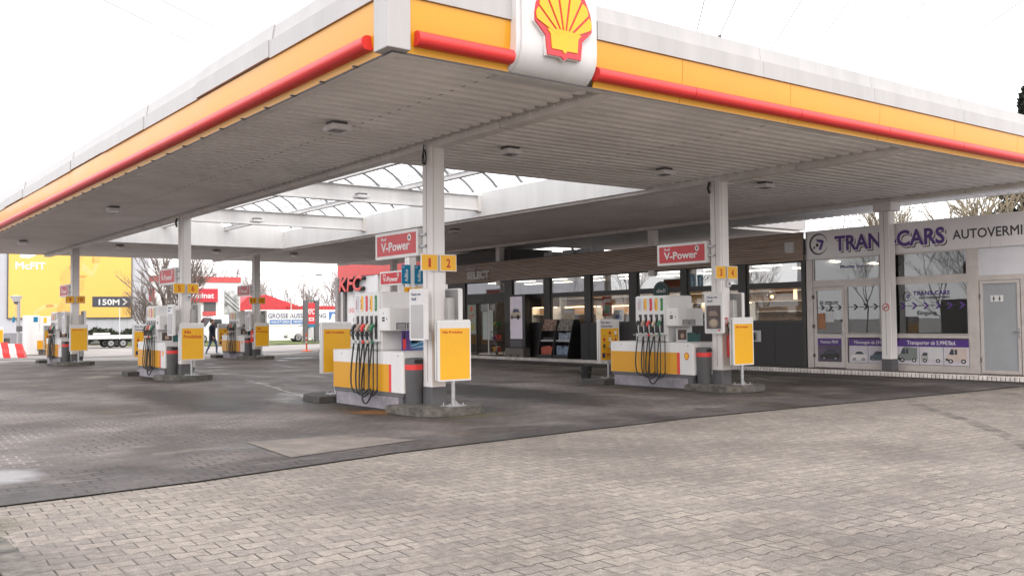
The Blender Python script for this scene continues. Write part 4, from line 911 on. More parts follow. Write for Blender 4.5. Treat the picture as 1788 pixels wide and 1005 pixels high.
for k, (yy, zz, wd_, hh_, m_) in enumerate([(14.4, 1.75, .7, .5, GC[6]), (12.2, 2.05, .5, .7, GC[0]), (9.2, 1.85, .5, .6, GC[2]), (11.6, 1.7, .5, .4, GC[3])]):
    b = MB(); b.box(FX+.10, FX+.11, KY(yy)-wd_/2, KY(yy)+wd_/2, KZ(zz)-hh_/2, KZ(zz)+hh_/2, m_); o = b.build("window_poster", None, ["brown poster hung inside the window over the magazine racks", "red poster hung inside the window beside the black cabinet", "blue poster hung inside the window above pump 3", "pale poster hung inside the window near the safety board"][k], "poster")
    b = MB(); b.box(FX+.094, FX+.099, KY(yy)-wd_*.38, KY(yy)+wd_*.3, KZ(zz)+hh_*.2, KZ(zz)+hh_*.36, LGREY); b.box(FX+.094, FX+.099, KY(yy)-wd_*.3, KY(yy)+wd_*.3, KZ(zz)-hh_*.36, KZ(zz)+hh_*.05, GC[(k*3+1) % 8]); b.build("print", o)
o = root("service_counter", "pale service counter behind the right shop window", "counter", (15.9, KY(4.9), .16))
b = MB(); b.box(-.3, .3, -1.05, 1.05, 0, 1.0, WARMWALL); b.build("front", o)
b = MB(); b.box(-.36, .36, -1.1, 1.1, 1.0, 1.05, LGREY, .01, 1); b.build("worktop", o)
for k in range(6):
    b = MB(); x_ = random.uniform(-.2, .2); yy = -.85+.32*k; b.lathe([(0, 0), (.05, 0), (.055, .12), (.03, .16), (.03, .2), (0, .2)], (0, 0, 0), random.choice(GC), 10)
    b.build("jar", None, "small jar on the service counter", "jar", "jars on the service counter", loc=(15.9+x_, KY(4.9)+yy, 1.21))
o = root("globe_lamp", "glass globe pendant lamp glowing behind the right shop window", "pendant lamp", (15.0, KY(5.35)-.1, 0))
b = MB(); b.ball((0, 0, 2.20), .15, glass_mat("lamp_globe", (.85, .75, .6), 1.35), 16); b.build("globe", o)
b = MB(); b.ball((0, 0, 2.20), .045, mat("filament", (1, .6, .22), .5, var=0, emit=14), 10); b.build("bulb", o)
b = MB(); b.cyl((0, 0, 2.34), .008, .85, BLACK, 'Z', 6); b.build("cord", o)
o = root("cylinder_lamp", "white cylinder pendant lamp glowing behind the right shop window", "pendant lamp", (15.1, KY(4.55)-.1, 0))
b = MB(); b.cyl((0, 0, 2.10), .055, .30, mat("lamp_shade_lit", (1, .75, .42), .5, var=0, emit=1.6), 'Z', 14); b.build("lamp_shade", o)
b = MB(); b.cyl((0, 0, 2.40), .006, .8, BLACK, 'Z', 6); b.build("cord", o)
# round red flag sign at the dark end wall
o = root("flag_sign", "round-topped red flag sign by the shop entrance", "flag sign", (FX-.12, KY(21.86), .15))
b = MB(); b.prism([(-.20, .55), (.20, .55)] + [(.28*math.cos(R(a)), 1.52+.58*math.sin(R(a))) for a in range(-20, 201, 20)], 'X', -.012, .012, RED); f = b.build("flag", o)
b = MB(); b.prism(arc(0, 1.78, .13, 0, 360, 14)[:-1], 'X', -.016, -.0125, LGREY); b.prism(arc(0, 1.78, .10, 0, 360, 14)[:-1], 'X', -.019, -.0165, RED); b.box(-.016, -.0125, -.1, .1, 1.48, 1.53, LGREY); b.prism([(-.12, .9), (.05, 1.3), (.14, 1.25), (-.02, .88)], 'X', -.016, -.0125, LGREY); b.build("white_print", f)
b = MB(); b.cyl((0, .0, 0), .015, .56, STEEL, 'Z', 8); b.box(-.14, .14, -.14, .14, 0, .015, DGREY); b.build("stand", o)
# big lit display with a car
o = root("display_pillar", "tall dark display pillar showing a silver car in front of the shop", "display", (13.98, KY(17.05), .15))
b = MB(); b.box(-.20, .16, -.56, .62, 0, .34, mat("warm_grey_base", (.16, .145, .135), .7, var=.15), .01, 1); b.box(-.203, -.19, -.30, -.18, .02, .09, BLACK); b.box(-.203, -.19, .18, .30, .02, .09, BLACK); b.build("base", o)
b = MB(); b.box(-.12, .14, -.58, .42, .345, 2.42, BLACKP, .015, 2); b.box(-.135, -.115, -.40, .36, .36, .66, DGREY, .01, 1); h_ = b.build("housing", o)
b = MB(); ny = 14
b.prism([(-.12, -.42)] + [(-.12-.09*math.sin(math.pi*i/ny), -.42+.78*i/ny) for i in range(ny+1)][1:-1] + [(-.12, .36)], 'Z', .70, 2.34, mat("lit_display", (.62, .56, .66), .25, var=.05, emit=.12), True); s_ = b.build("screen", h_)
carp = [(-.33, 0), (-.30, .16), (-.16, .19), (-.04, .33), (.20, .33), (.31, .20), (.34, .05), (.30, 0)]
def scr(y): t = (y+.42)/.78; return -.12-.09*math.sin(math.pi*max(0, min(1, t)))
b = MB()
def wrap(poly, dx, m, k=1.3):
    us = [p[0] for p in poly]; lo, hi = min(us), max(us); n = 16; col_ = []
    for i in range(n+1):
        u = lo+(hi-lo)*(i+.001)/(n+.002); zz = []
        for (u0, v0), (u1, v1) in zip(poly, poly[1:]+poly[:1]):
            if (u0-u)*(u1-u) <= 0 and u0 != u1: zz.append(v0+(v1-v0)*(u-u0)/(u1-u0))
        y = -u*.8*k-.03; col_ += [(scr(y)+dx, y, 1.52+min(zz)*.85*k), (scr(y)+dx, y, 1.52+max(zz)*.85*k)]
    b.add(col_, [(2*i, 2*i+2, 2*i+3, 2*i+1) for i in range(n)], m)
wrap(carp, -.004, mat("car_print", (.62, .52, .40), .4, var=.2)); wrap([(-.12, .19), (-.03, .30), (.19, .30), (.28, .2)], -.006, mat("car_glass_print", (.07, .08, .2), .4, var=0))
wrap([(-.30, -.02), (.30, -.02), (.30, .05), (-.32, .05)], -.005, mat("car_shade_print", (.16, .12, .12), .4, var=0))
for cx_ in (-.17, .20): wrap([(cx_+.07*math.cos(t*.7), .02+.09*math.sin(t*.7)) for t in range(9)], -.007, BLACK)
b.build("car_image", s_, fix=False)
# flowers and goods by the door
o = root("flower_stand", "dark stand of red and purple flowers left of the car display", "flower stand", (14.0, KY(18.55), .15))
b = MB(); b.box(-.15, .15, -.25, .25, .02, .05, BLACKP); b.box(-.15, .15, -.25, .25, .45, .48, BLACKP); b.box(-.15, .15, -.25, .25, .95, .98, BLACKP)
for sx in (-.14, .13):
    for sy in (-.24, .23): b.box(sx, sx+.015, sy, sy+.015, 0, 1.0, BLACKP)
b.build("rack", o)
b = MB()
for (cy_, cz_, r_, m_) in [(-.1, .75, .13, RED), (.12, .70, .13, mat("purple_flower", (.12, .03, .12), .7)), (0, 1.15, .15, HEDGE), (.1, 1.3, .1, mat("lime_leaf", (.3, .35, .08), .7)), (-.12, 1.3, .1, GREEN), (0, .3, .12, GC[3]), (.15, .28, .1, YEL2), (-.14, .25, .1, GC[0])]:
    for q in range(40):
        d = Vector((random.gauss(0, 1), random.gauss(0, 1), random.gauss(0, 1))).normalized()*r_*random.uniform(.5, 1.1); e = .035
        c_ = Vector((0, cy_, cz_))+d; n_ = Vector((random.random()-.5, random.random()-.5, random.random()-.5)).normalized(); t_ = n_.orthogonal().normalized(); u_ = n_.cross(t_)
        b.add([c_+t_*e, c_+u_*e, c_-t_*e, c_-u_*e], [(0, 1, 2, 3)], m_)
b.build("flowers", o, kind='stuff', fix=False)
# two leaning magazine racks and a black cabinet
def rack(label, y, cols):
    o = root("magazine_rack", label, "display rack", (13.95, y, .15), "display racks in front of the shop")
    w2 = .42; b = MB()
    side = [(-.32, 0), (.30, 0), (.30, 1.42), (.02, 1.42), (-.30, .12)]
    for s_ in (-w2, w2-.025): b.prism([(u, v) for u, v in side], 'Y', s_, s_+.025, BLACKP)
    b.box(-.29, .29, -w2+.025, w2-.025, .02, .13, BLACKP); b.box(.25, .29, -w2+.025, w2-.025, .13, 1.41, BLACKP); b.box(-.13, .25, -w2+.025, w2-.025, .62, .64, DGREY); b.box(-.145, -.12, -w2+.025, w2-.025, .62, .68, STEEL)
    b.build("frame", o)
    b = MB(); b.add([(-.08, -w2+.02, 1.02), (.06, -w2+.02, 1.44), (.06, w2-.02, 1.44), (-.08, w2-.02, 1.02), (-.06, -w2+.02, 1.02), (.08, -w2+.02, 1.44), (.08, w2-.02, 1.44), (-.06, w2-.02, 1.02)], [(0, 1, 2, 3), (7, 6, 5, 4), (0, 4, 5, 1), (1, 5, 6, 2), (2, 6, 7, 3), (3, 7, 4, 0)], mat("magazine_print_%d" % len(MATS), cols[0], .35, var=.8, scale=9)); b.build("top_poster", o)
    for z_, m_ in ((.14, cols[1]), (.65, cols[2])):
        g_ = MB(); y_ = -w2+.04
        while y_ < w2-.12:
            hh_ = random.uniform(.24, .33) if m_[0] != .03 else .12
            g_.box(-.22+z_*.2, .1, y_, y_+.13, z_, z_+hh_, mat("pack_%d_%d" % (int(m_[0]*100), int(m_[2]*100)), m_, .4, var=.5, scale=14)); y_ += .14
        g_.build("packs", o, kind='stuff')
rack("black sloping display rack with red packs on its lower shelf", KY(14.32)+.62, [(.30, .20, .16), (.50, .09, .05), (.03, .03, .03)])
rack("black sloping display rack with pale blue packs beside the black cabinet", KY(13.5)+.50, [(.26, .24, .22), (.22, .30, .42), (.30, .34, .42)])
o = root("black_cabinet", "plain black cabinet right of the display racks", "cabinet", (13.97, KY(12.2)+.02, .15))
b = MB(); b.box(-.28, .30, -.30, .62, 0, 1.30, BLACKP, .01, 1); c_ = b.build("carcass", o); b = MB(); b.box(-.288, -.279, -.28, .15, .05, 1.26, BLACK); b.box(-.288, -.279, .17, .60, .05, 1.26, BLACK); b.build("door", c_)
o = root("waste_hatch", "steel hatch with a black opening in the dark panel below the right window", "hatch", (FX+.0, KY(5.45), KZ(1.0)))
b = MB(); b.box(-.03, .005, -.33, .22, -.17, .17, STEEL, .006, 1); b.build("plate", o); b = MB(); b.box(-.12, -.031, -.12, .10, -.12, .10, BLACKP, .02, 2); b.build("drawer", o)
# green round sticker in window 5
b = MB(); b.prism(arc(KY(9.35), KZ(2.48), .36, 0, 360, 24)[:-1], 'X', FX-.012, FX-.001, mat("deep_teal", (.015, .06, .065), .4)); o = b.build("round_window_sign", None, "round dark green sign in the shop window above pump 3", "window sign")
b = MB(); b.prism(arc(KY(9.35), KZ(2.48), .33, 0, 360, 24)[:-1], 'X', FX-.0135, FX-.0118, mat("teal_ring", (.2, .22, .1), .4)); b.prism(arc(KY(9.35), KZ(2.48), .315, 0, 360, 24)[:-1], 'X', FX-.015, FX-.0133, mat("deep_teal", (.015, .06, .065), .4)); b.build("ring", o)
text("deli", 'X', KY(9.35)+.20, KZ(2.47), .13, LGREY, FX-.015, o, width=.42, bold=.05)
b = MB(); b.box(FX-.012, FX+.005, KY(7.95), KY(6.0), KZ(1.45), KZ(1.70), mat("deep_teal", (.015, .06, .065), .4)); o = b.build("window_film", None, "dark green film with small white words low in the window behind pump 3", "window sign")
text("jetzt neu", 'X', KY(7.7), KZ(1.60), .07, LGREY, FX-.012, o, width=.5); text("Deli mehr", 'X', KY(7.7), KZ(1.50), .07, LGREY, FX-.012, o, width=.55)
# roof equipment above the sign band
b = MB(); b.box(14.6, 16.8, KY(23.2), KY(18.4), 3.8, 4.50, mat("roof_box_grey", (.09, .083, .08), .6)); b.box(14.55, 14.598, KY(23.2), KY(18.4), 3.82, 4.10, DGREY); b.build("roof_box", shop)
for k, yy in enumerate((16.4, 15.0, 13.9)):
    b = MB(); b.box(15.2, 15.8, KY(yy), KY(yy)+.5+.2*k, 3.8, 4.26, LGREY, .01, 1); b.cyl((15.0, KY(yy)-.15, 3.8), .05, .5, STEEL, 'Z', 8); b.build("roof_vent", shop)

# ------------------------------------------------------------------ rental office
off = root("rental_office", "car rental office with a silver sign band and purple lettering right of the shop", "office", (0, 0, 0))
b = MB(); b.box(19.0, 19.1, -8, YR-.001, .15, 3.2, LGREY); b.box(FX+.08, 19.0, -8, -7.9, .15, 3.2, GREYW); b.box(FX+.08, 19.0, KY(-1.60), KY(-1.52), .15, 3.2, LGREY); b.build("wall", off)
b = MB(); b.box(FX+.05, 19.1, -8, YR-.001, KZ(3.27), KZ(3.27)+.5, GREYW); b.build("roof", off)
b = MB(); b.box(FX+.1, 19, -7.9, YR-.001, .152, .158, INFLOOR); b.build("floor", off)
b = MB(); zb, zt = KZ(3.265), KZ(4.09)
for a, c in ((YR-.003, KY(.6)), (KY(.6), KY(-2.02)), (KY(-2.02), -8)): b.box(FX-.005, FX+.045, c+.002, a-.002, zb, zt, SILV)
for k in range(9): b.cyl((FX-.007, YR-.4-.85*k, zb+.05), .008, .003, DGREY, 'X', 6)
band = b.build("sign_band", off)
for dx, dz, m_, d_ in ((.045, -.045, LGREY, FX-.006), (.06, -.06, CHAR, FX-.0085), (.038, -.035, LGREY, FX-.011), (0, 0, PURPLE, FX-.0135)):
    text("TRANS-CARS", 'X', KY(2.44)-dx, KZ(3.47)+dz, .40, m_, d_, band, width=3.16, bold=.055 if m_ != LGREY else .06, ext=.0022)
text("AUTOVERMIETUNG", 'X', KY(-1.05), KZ(3.53), .235, CHAR, FX-.0055, band, width=2.72, bold=.03)
def arrow_logo(cy, cz, r, d, parent, m1=CHAR, m2=PURPLE):
    b = MB(); n = 26
    ring = [(cy+r*math.cos(R(200+330*i/n)), cz+r*math.sin(R(200+330*i/n))) for i in range(n+1)] + [(cy+(r*(1-.17*math.sin(math.pi*i/n)-.02))*math.cos(R(200+330*i/n))+0*r, cz+(r*(1-.17*math.sin(math.pi*i/n)-.02))*math.sin(R(200+330*i/n))) for i in range(n, -1, -1)]
    b.prism(ring, 'X', d-.004, d, m1)
    A = lambda p: (cy-p[0]*r, cz+p[1]*r)
    b.prism([A(p) for p in [(-.25, .48), (.45, .38), (.62, .25), (.30, -.55), (.02, -.50), (.30, .12), (-.10, .22)]], 'X', d-.0045, d, m2)
    b.prism([A((-.12+.17*math.cos(t*.6), -.08+.17*math.sin(t*.6))) for t in range(10)], 'X', d-.0035, d, m1)
    b.prism([A((-.44+.11*math.cos(t*.6), -.30+.11*math.sin(t*.6))) for t in range(10)], 'X', d-.0035, d, m1)
    b.prism([A((-.66+.07*math.cos(t*.6), -.45+.07*math.sin(t*.6))) for t in range(10)], 'X', d-.0035, d, m1)
    return b.build("round_arrow_emblem", parent)
arrow_logo(KY(2.99), KZ(3.69), .30, FX-.005, band)
b = MB()
for a, c in ((3.44, 3.22), (-1.41, -1.69)): b.box(FX+.0, FX+.10, KY(c)+.001, KY(a)-.004, .15, KZ(3.26), ALU)
b.box(FX+.01, FX+.09, KY(-1.41), KY(3.22), KZ(2.44), KZ(2.60), ALU); b.box(FX+.01, FX+.09, KY(2.17), KY(2.11), .15, KZ(2.44), ALU)
b.box(FX+.01, FX+.09, KY(-1.41), KY(2.11), .15, KZ(.27), ALU); b.box(FX+.008, FX+.092, KY(-1.41), KY(2.11), KZ(.98), KZ(1.07), ALU)
b.box(FX+.01, FX+.09, KY(-2.95), KY(-1.69), KZ(2.44), KZ(2.57), ALU); b.box(FX+.0, FX+.1, KY(-2.95), KY(-2.72), .15, KZ(2.44), ALU); b.box(FX+.0, FX+.1, -8, KY(-2.95), .15, KZ(3.26), GREYW)
b.box(FX+.03, FX+.06, KY(1.1), KY(.65), .16, KZ(3.2), ALU)
b.build("front_frame", off)
o = fwin(3.20, 1.05, 2.60, 3.26, off, ALU, GLASSD, .03)
text("Mietet bei uns", 'X', KY(2.3), KZ(2.95), .09, PURPLE, FX+.028, o, width=1.0, bold=.02)
fwin(.70, -1.41, 2.60, 3.26, off, ALU, GLASSD, .03)
w2_ = fwin(2.10, 1.05, 1.08, 2.44, off, ALU, GLASSD, .02)
w3_ = fwin(.70, -1.41, 1.08, 2.44, off, ALU, GLASSD, .02)
dr = fwin(3.20, 2.18, .98, 2.43, off, ALU, GLASSD, .09, FX+.005, "entrance_door")
b = MB(); b.box(FX+.006, FX+.074, KY(2.18), KY(3.20), .17, KZ(.98)-.001, ALU); b.build("door_panel", dr)
b = MB(); b.tube([(FX+.0, KY(2.27), KZ(1.12)), (FX-.05, KY(2.27), KZ(1.12)), (FX-.05, KY(2.42), KZ(1.12))], .012, STEEL, 8); b.box(FX-.004, FX+.004, KY(2.29), KY(2.25), KZ(1.02), KZ(1.2), STEEL); b.box(FX-.006, FX+.004, KY(2.32), KY(2.24), KZ(1.42), KZ(1.5), DGREY); b.build("handle", dr)
b = MB()
for z in (.45, 1.3, 2.15): b.box(FX-.02, FX+.004, KY(3.24), KY(3.17), KZ(z)-.05, KZ(z)+.05, DGREY)
b.build("hinge", dr)
b = MB(); b.box(FX+.034, FX+.040, KY(2.85), KY(2.55), KZ(1.42), KZ(1.7), LGREY); b.box(FX+.034, FX+.040, KY(3.08), KY(2.83), KZ(1.22), KZ(1.68), mat("orange_flyer", (.45, .2, .1), .6, var=.3, scale=20)); b.build("door_notice", dr)
def arrows(y0, n, z, parent, step, s, m=PURPLE):
    b = MB()
    for k in range(n):
        y = y0-step*k; d = FX+.027
        b.prism([(y, z+.03*s), (y, z-.03*s), (y-.55*s, z-.03*s), (y-.55*s, z+.03*s)], 'X', d-.003, d, CHAR)
        b.prism([(y-.42*s, z+.26*s), (y-.60*s, z+.26*s), (y-.92*s, z), (y-.60*s, z-.26*s), (y-.42*s, z-.26*s), (y-.70*s, z)], 'X', d-.0065, d-.0035, m)
    return b.build("arrow_row", parent)
arrows(KY(3.10), 3, KZ(1.84), dr, .27, .26, CHAR); arrows(KY(2.04), 4, KZ(1.84), w2_, .30, .30, CHAR); arrows(KY(.62), 6, KZ(1.84), w3_, .315, .33)
text("TRANS-CARS", 'X', KY(.10), KZ(2.12), .105, PURPLE, FX+.027, w3_, width=.98, bold=.05); text("AUTOVERMIETUNG", 'X', KY(-.06), KZ(2.02), .06, CHAR, FX+.027, w3_, width=.82, bold=.04)
arrow_logo(KY(.27), KZ(2.09), .12, FX+.027, w3_); text("Eingang", 'X', KY(-.01), KZ(1.60), .105, CHAR, FX+.027, w3_, width=.52, bold=.04)
text("TRANS-CARS", 'X', KY(2.84), KZ(1.97), .045, CHAR, FX+.027, dr, width=.42, bold=.05); arrow_logo(KY(2.95), KZ(1.98), .06, FX+.027, dr, CHAR, CHAR); text("Eingang", 'X', KY(2.80), KZ(1.74), .045, CHAR, FX+.027, dr, width=.24, bold=.04)
text("AUTOVERMIETUNG", 'X', KY(2.84), KZ(1.925), .03, CHAR, FX+.027, dr, width=.42, bold=.03)
# posters with vehicles below the glass
def flat_car(b, cy, z, w, h, m, kind, d):
    U = lambda p: (cy-p[0]*w, z+p[1]*h)
    gl = mat("print_glass", (.05, .06, .08), .4, var=0)
    if kind == 'car':
        b.prism([U(p) for p in [(-.5, .12), (-.48, .45), (-.30, .58), (-.12, .92), (.22, .92), (.42, .6), (.5, .5), (.5, .14), (.3, .08), (-.4, .05)]], 'X', d-.002, d, m)
        b.prism([U(p) for p in [(-.26, .58), (-.10, .86), (.20, .86), (.36, .60)]], 'X', d-.004, d-.0021, gl); ws = (-.28, .30); r = .11
    elif kind == 'van':
        b.prism([U(p) for p in [(-.5, .16), (-.48, .45), (-.36, .52), (-.24, .92), (-.14, 1.0), (.5, .94), (.5, .22), (.3, .12), (-.4, .06)]], 'X', d-.002, d, m)
        b.prism([U(p) for p in [(-.34, .54), (-.23, .88), (-.12, .88), (-.10, .52)]], 'X', d-.004, d-.0021, gl); b.prism([U(p) for p in [(-.07, .54), (-.07, .86), (.05, .86), (.05, .54)]], 'X', d-.004, d-.0021, gl); ws = (-.26, .34); r = .13
        b.prism([U(p) for p in [(-.5, .16), (-.5, .30), (-.36, .26), (-.36, .12)]], 'X', d-.004, d-.0021, CHAR)
    else:
        b.prism([U(p) for p in [(-.5, .14), (-.5, .42), (-.40, .66), (-.16, .66), (-.16, .12)]], 'X', d-.002, d, m); b.prism([U(p) for p in [(-.17, .2), (-.25, .70), (-.12, 1.0), (.5, .94), (.5, .2)]], 'X', d-.0018, d, LGREY)
        b.prism([U(p) for p in [(-.46, .44), (-.38, .62), (-.2, .62), (-.2, .44)]], 'X', d-.004, d-.0021, gl); ws = (-.32, .32); r = .12
    for x_ in ws:
        b.prism([U((x_+r*math.cos(t*.524)*.9, .12+r*h/h*1.05*math.sin(t*.524))) for t in range(12)], 'X', d-.006, d-.0042, BLACK); b.prism([U((x_+r*.45*math.cos(t*.524), .12+r*.5*math.sin(t*.524))) for t in range(12)], 'X', d-.008, d-.0062, LGREY)
PBG = mat("poster_pale", (.60, .57, .62), .4, var=.05)
def poster(label, y0, y1, title, cars, bg, tw, th=.085):
    a, c = KY(y1), KY(y0); d = FX+.004; z0, z1 = KZ(.28), KZ(.95)
    b = MB(); b.box(d-.004, d+.004, a, c, z0, z1, bg); o = b.build("vehicle_poster", None, label, "poster")
    b = MB(); b.box(d-.0065, d-.0042, a, c, z1-.19, z1, PURPLE); h_ = b.build("title_strip", o)
    text(title, 'X', (a+c)/2+tw/2, z1-.135, th, WHITE2, d-.0066, h_, width=tw, bold=.03, ext=.002)
    b = MB(); n = len(cars); wd = (c-a)/n
    for k, (kind, m_) in enumerate(cars):
        flat_car(b, c-wd*(k+.5), z0+.06, wd*.84, (z1-.19-z0)*(.86 if kind != 'car' else .62), m_, kind, d-.0045)
        if k: b.box(d-.0055, d-.0042, c-wd*k-.005, c-wd*k+.005, z0, z1-.192, DGREY)
    b.build("vehicle_images", o)
poster("dark poster of a black car titled Premium PKW on the office door", 3.08, 2.30, "Premium PKW", [('car', BLACKP)], mat("poster_dark", (.10, .075, .12), .4, var=.4, scale=2), .56)
poster("pale poster of two cars titled Mietwagen left of the white column", 2.05, .86, "Mietwagen ab 29€", [('car', WHITE2), ('car', mat("print_blue_grey", (.10, .13, .17), .4))], PBG, .82)
poster("pale poster of three vans titled Transporter right of the white column", .62, -1.40, "Transporter ab 5,99€/Std.", [('van', mat("print_grey", (.20, .23, .22), .4)), ('box', mat('print_pale', (.42, .42, .40), .4)), ('van', mat("print_pink_white", (.60, .50, .46), .4))], PBG, 1.30, .10)
# toilet door and blank white panel
b = MB(); b.box(FX+.03, FX+.06, KY(-2.95), KY(-1.69), KZ(2.57)+.001, KZ(3.26), mat("white_blank_panel", (.66, .66, .70), .3, var=.03)); b.build("blank_panel", off)
a, c = KY(-2.70), KY(-1.71)
b = MB(); b.box(FX+.0, FX+.06, c-.07, c, .16, KZ(2.43), ALU); b.box(FX, FX+.06, a, a+.07, .16, KZ(2.43), ALU); b.box(FX+.001, FX+.059, a+.07, c-.07, KZ(2.43)-.07, KZ(2.43), ALU); b.box(FX+.001, FX+.059, a+.07, c-.07, .16, .24, ALU)
td = b.build("toilet_door", off)
b = MB(); b.box(FX+.02, FX+.04, a+.07, c-.07, .24, KZ(2.43)-.07, mat("frosted_grey_panel", (.33, .345, .365), .35, var=.06, scale=1)); b.build("door_leaf", td)
b = MB(); b.tube([(FX+.0, a+.04, KZ(1.15)), (FX-.05, a+.04, KZ(1.15)), (FX-.05, a+.17, KZ(1.15))], .012, STEEL, 8); b.box(FX-.004, FX, a+.02, a+.06, KZ(1.0), KZ(1.25), STEEL); b.build("handle", td)
b = MB()
for z in (.45, 2.05): b.cyl((FX-.012, c-.005, KZ(z)-.06), .014, .12, DGREY, 'Z', 8)
b.build("hinge", td)
b = MB(); yc = KY(-2.13); b.box(FX+.012, FX+.021, yc-.15, yc+.15, KZ(1.90), KZ(2.06), WHITE2); sgn = b.build("toilet_sign", None, "small white sign with a woman and a man on the grey door", "sign")
b = MB()
for s_ in (-.07, .07):
    b.prism(arc(yc+s_, KZ(2.03), .014, 0, 360, 10)[:-1], 'X', FX+.009, FX+.0125, CHAR)
    b.prism([(yc+s_-.025, KZ(1.96)), (yc+s_-.015, KZ(2.01)), (yc+s_+.015, KZ(2.01)), (yc+s_+.025, KZ(1.96)), (yc+s_+.01, KZ(1.955)), (yc+s_+.01, KZ(1.915)), (yc+s_-.01, KZ(1.915)), (yc+s_-.01, KZ(1.955))], 'X', FX+.009, FX+.0125, CHAR)
b.build("figures", sgn)
# no-smoking sign on the white column by the office
b = MB(); yc, zc = .13, 1.80
b.prism(arc(yc, zc, .10, 0, 360, 24)[:-1], 'X', 13.971, 13.977, REDT); o = b.build("no_smoking_sign", None, "round no smoking sign on the white column before the rental office", "sign")
b = MB(); b.prism(arc(yc, zc, .078, 0, 360, 24)[:-1], 'X', 13.968, 13.9712, WHITE2); b.prism([(yc-.05, zc+.065), (yc-.065, zc+.05), (yc+.05, zc-.065), (yc+.065, zc-.05)], 'X', 13.963, 13.9665, REDT); b.prism([(yc-.05, zc-.012), (yc+.05, zc-.012), (yc+.05, zc+.008), (yc-.05, zc+.008)], 'X', 13.965, 13.9682, CHAR); b.build("symbol", o)

# ------------------------------------------------------------------ chicken restaurant at the end of the shop
RX = 18.0; KR = (RX+8.711)/(15.2+8.711)
RY = lambda y: -13.848+(y+13.848)*KR
RZ = lambda z: 1.538+(z-1.538)*KR
rest = root("fast_food_restaurant", "grey restaurant front with red parapet and big red letters beyond the shop", "restaurant", (0, 0, 0))
y0, y1 = RY(34.0), RY(23.6)
b = MB(); b.box(RX+.3, 24, y1, y0, .15, RZ(4.02), mat("grey_metal_siding", (.55, .53, .52), .55, var=.05)); b.box(RX+.22, RX+.299, RY(33.0), RY(30.0), RZ(.5), RZ(4.0), LGREY); w_ = b.build("wall", rest)
b = MB(); b.box(RX+.15, 24.1, y1, y0+.1, RZ(4.02)+.001, RZ(5.1), KRED); b.build("parapet", rest)
b = MB(); b.box(RX+.1, RX+.6, y0-.0, y0+.35, .15, RZ(4.01), mat("grey_brick", (.27, .25, .25), .8, var=.2, scale=6)); z = .3
while z < RZ(4.0): b.box(RX+.096, RX+.604, y0-.004, y0+.354, z, z+.012, DGREY); z += .16
b.build("brick_pier", rest)
for yy0, yy1, m_ in ((29.6, 30.0, LGREY), (33.25, 33.5, DGREY), (26.0, 27.0, FRAMED)):
    b = MB(); b.box(RX+.18, RX+.299, RY(yy0), RY(yy1), .15, RZ(4.01), m_); b.build("mullion", rest)
l_ = text("KFC", 'X', RY(33.5), RZ(3.24), RZ(4.02)-RZ(3.24), KRED, RX-.11, rest, width=2.95, bold=.05, ext=.02, shear=.15, name="big_lettering")
text("KFC", 'X', RY(33.5), RZ(3.24), RZ(4.02)-RZ(3.24), BLACKP, RX+.06, rest, width=2.95, bold=.045, ext=.155, shear=.15, name="letter_returns")
for i, (s_, m_, wd) in enumerate([("Unser Bester", CHAR, 1.6), ("ist", CHAR, .45), ("UNSER ORIGINAL", REDT, 2.3), ("gerade", CHAR, .95), ("FRISCH", REDT, 1.2), ("Nie", CHAR, .5)]):
    text(s_, 'X', RY([32.4, 31.95, 32.9, 32.4, 32.3, 31.9][i]), RZ(2.92-.42*i), .30 if m_ == REDT else .23, m_, RX+.22, w_, width=wd*1.15, bold=.02)

# ------------------------------------------------------------------ beyond the forecourt: buildings
gym = root("gym_building", "tall pale building carrying a huge yellow billboard at the left", "building", (0, 0, 0))
GYM = mat("pale_blue_cladding", (.50, .51, .55), .6, var=.04, scale=.3)
b = MB(); b.box(-40, 15.6, 70, 95, 0, 9.9, GYM); w_ = b.build("wall", gym)
b = MB(); x = -39
while x < 15: b.box(x, x+.03, 69.99, 70, 1.2, 9.8, GREYW); x += 1.2
b.box(-40.1, 15.7, 69.96, 70, 0, 1.0, mat("base_grey", (.25, .25, .27), .8)); b.build("cladding_joint", w_)
for k, (zz) in enumerate((3.2, 5.4, 7.6)):
    b = MB(); b.box(2.9, 3.4, 69.93, 69.99, zz, zz+.35, DGREY); b.build("vent", gym)
bb = root("billboard", "huge yellow billboard with a bare muscular man and a 150M arrow strip", "billboard", (0, 69.9, 0))
b = MB(); b.box(4.80, 14.1, -.06, .06, 2.2, 9.2, mat("billboard_yellow", (.82, .51, .12), .5, var=.02, scale=.5)); pn = b.build("panel", bb)
b = MB(); b.box(4.72, 4.80, -.08, .06, 2.12, 9.25, DGREY); b.box(14.1, 14.18, -.08, .06, 2.12, 9.25, DGREY); b.box(4.8, 14.1, -.08, .06, 2.12, 2.2, DGREY); b.build("border", bb)
text("McFIT", 'Y', 5.28, 6.06, .56, WHITE2, -.06, pn, width=2.2, bold=.06)
b = MB(); b.prism([(5.6, 6.95), (6.2, 6.90), (6.75, 7.15), (6.7, 7.9), (5.6, 7.8)], 'Y', -.066, -.058, WHITE2); b.build("white_emblem", pn)
b = MB(); b.box(11.0, 14.08, -.068, -.058, 3.05, 3.92, mat("slate_strip", (.06, .065, .085), .5)); st = b.build("arrow_strip", pn)
text("150M", 'Y', 11.5, 3.23, .48, WHITE2, -.068, st, width=1.65, bold=.05)
b = MB(); b.prism([(13.35, 3.75), (13.52, 3.75), (13.80, 3.49), (13.52, 3.23), (13.35, 3.23), (13.62, 3.49)], 'Y', -.073, -.0665, WHITE2); b.build("arrow", st)
TAN = mat("printed_skin", (.84, .46, .12), .5, var=.12, scale=1.2); TAN2 = mat("printed_skin_shade", (.62, .29, .085), .5, var=.1)
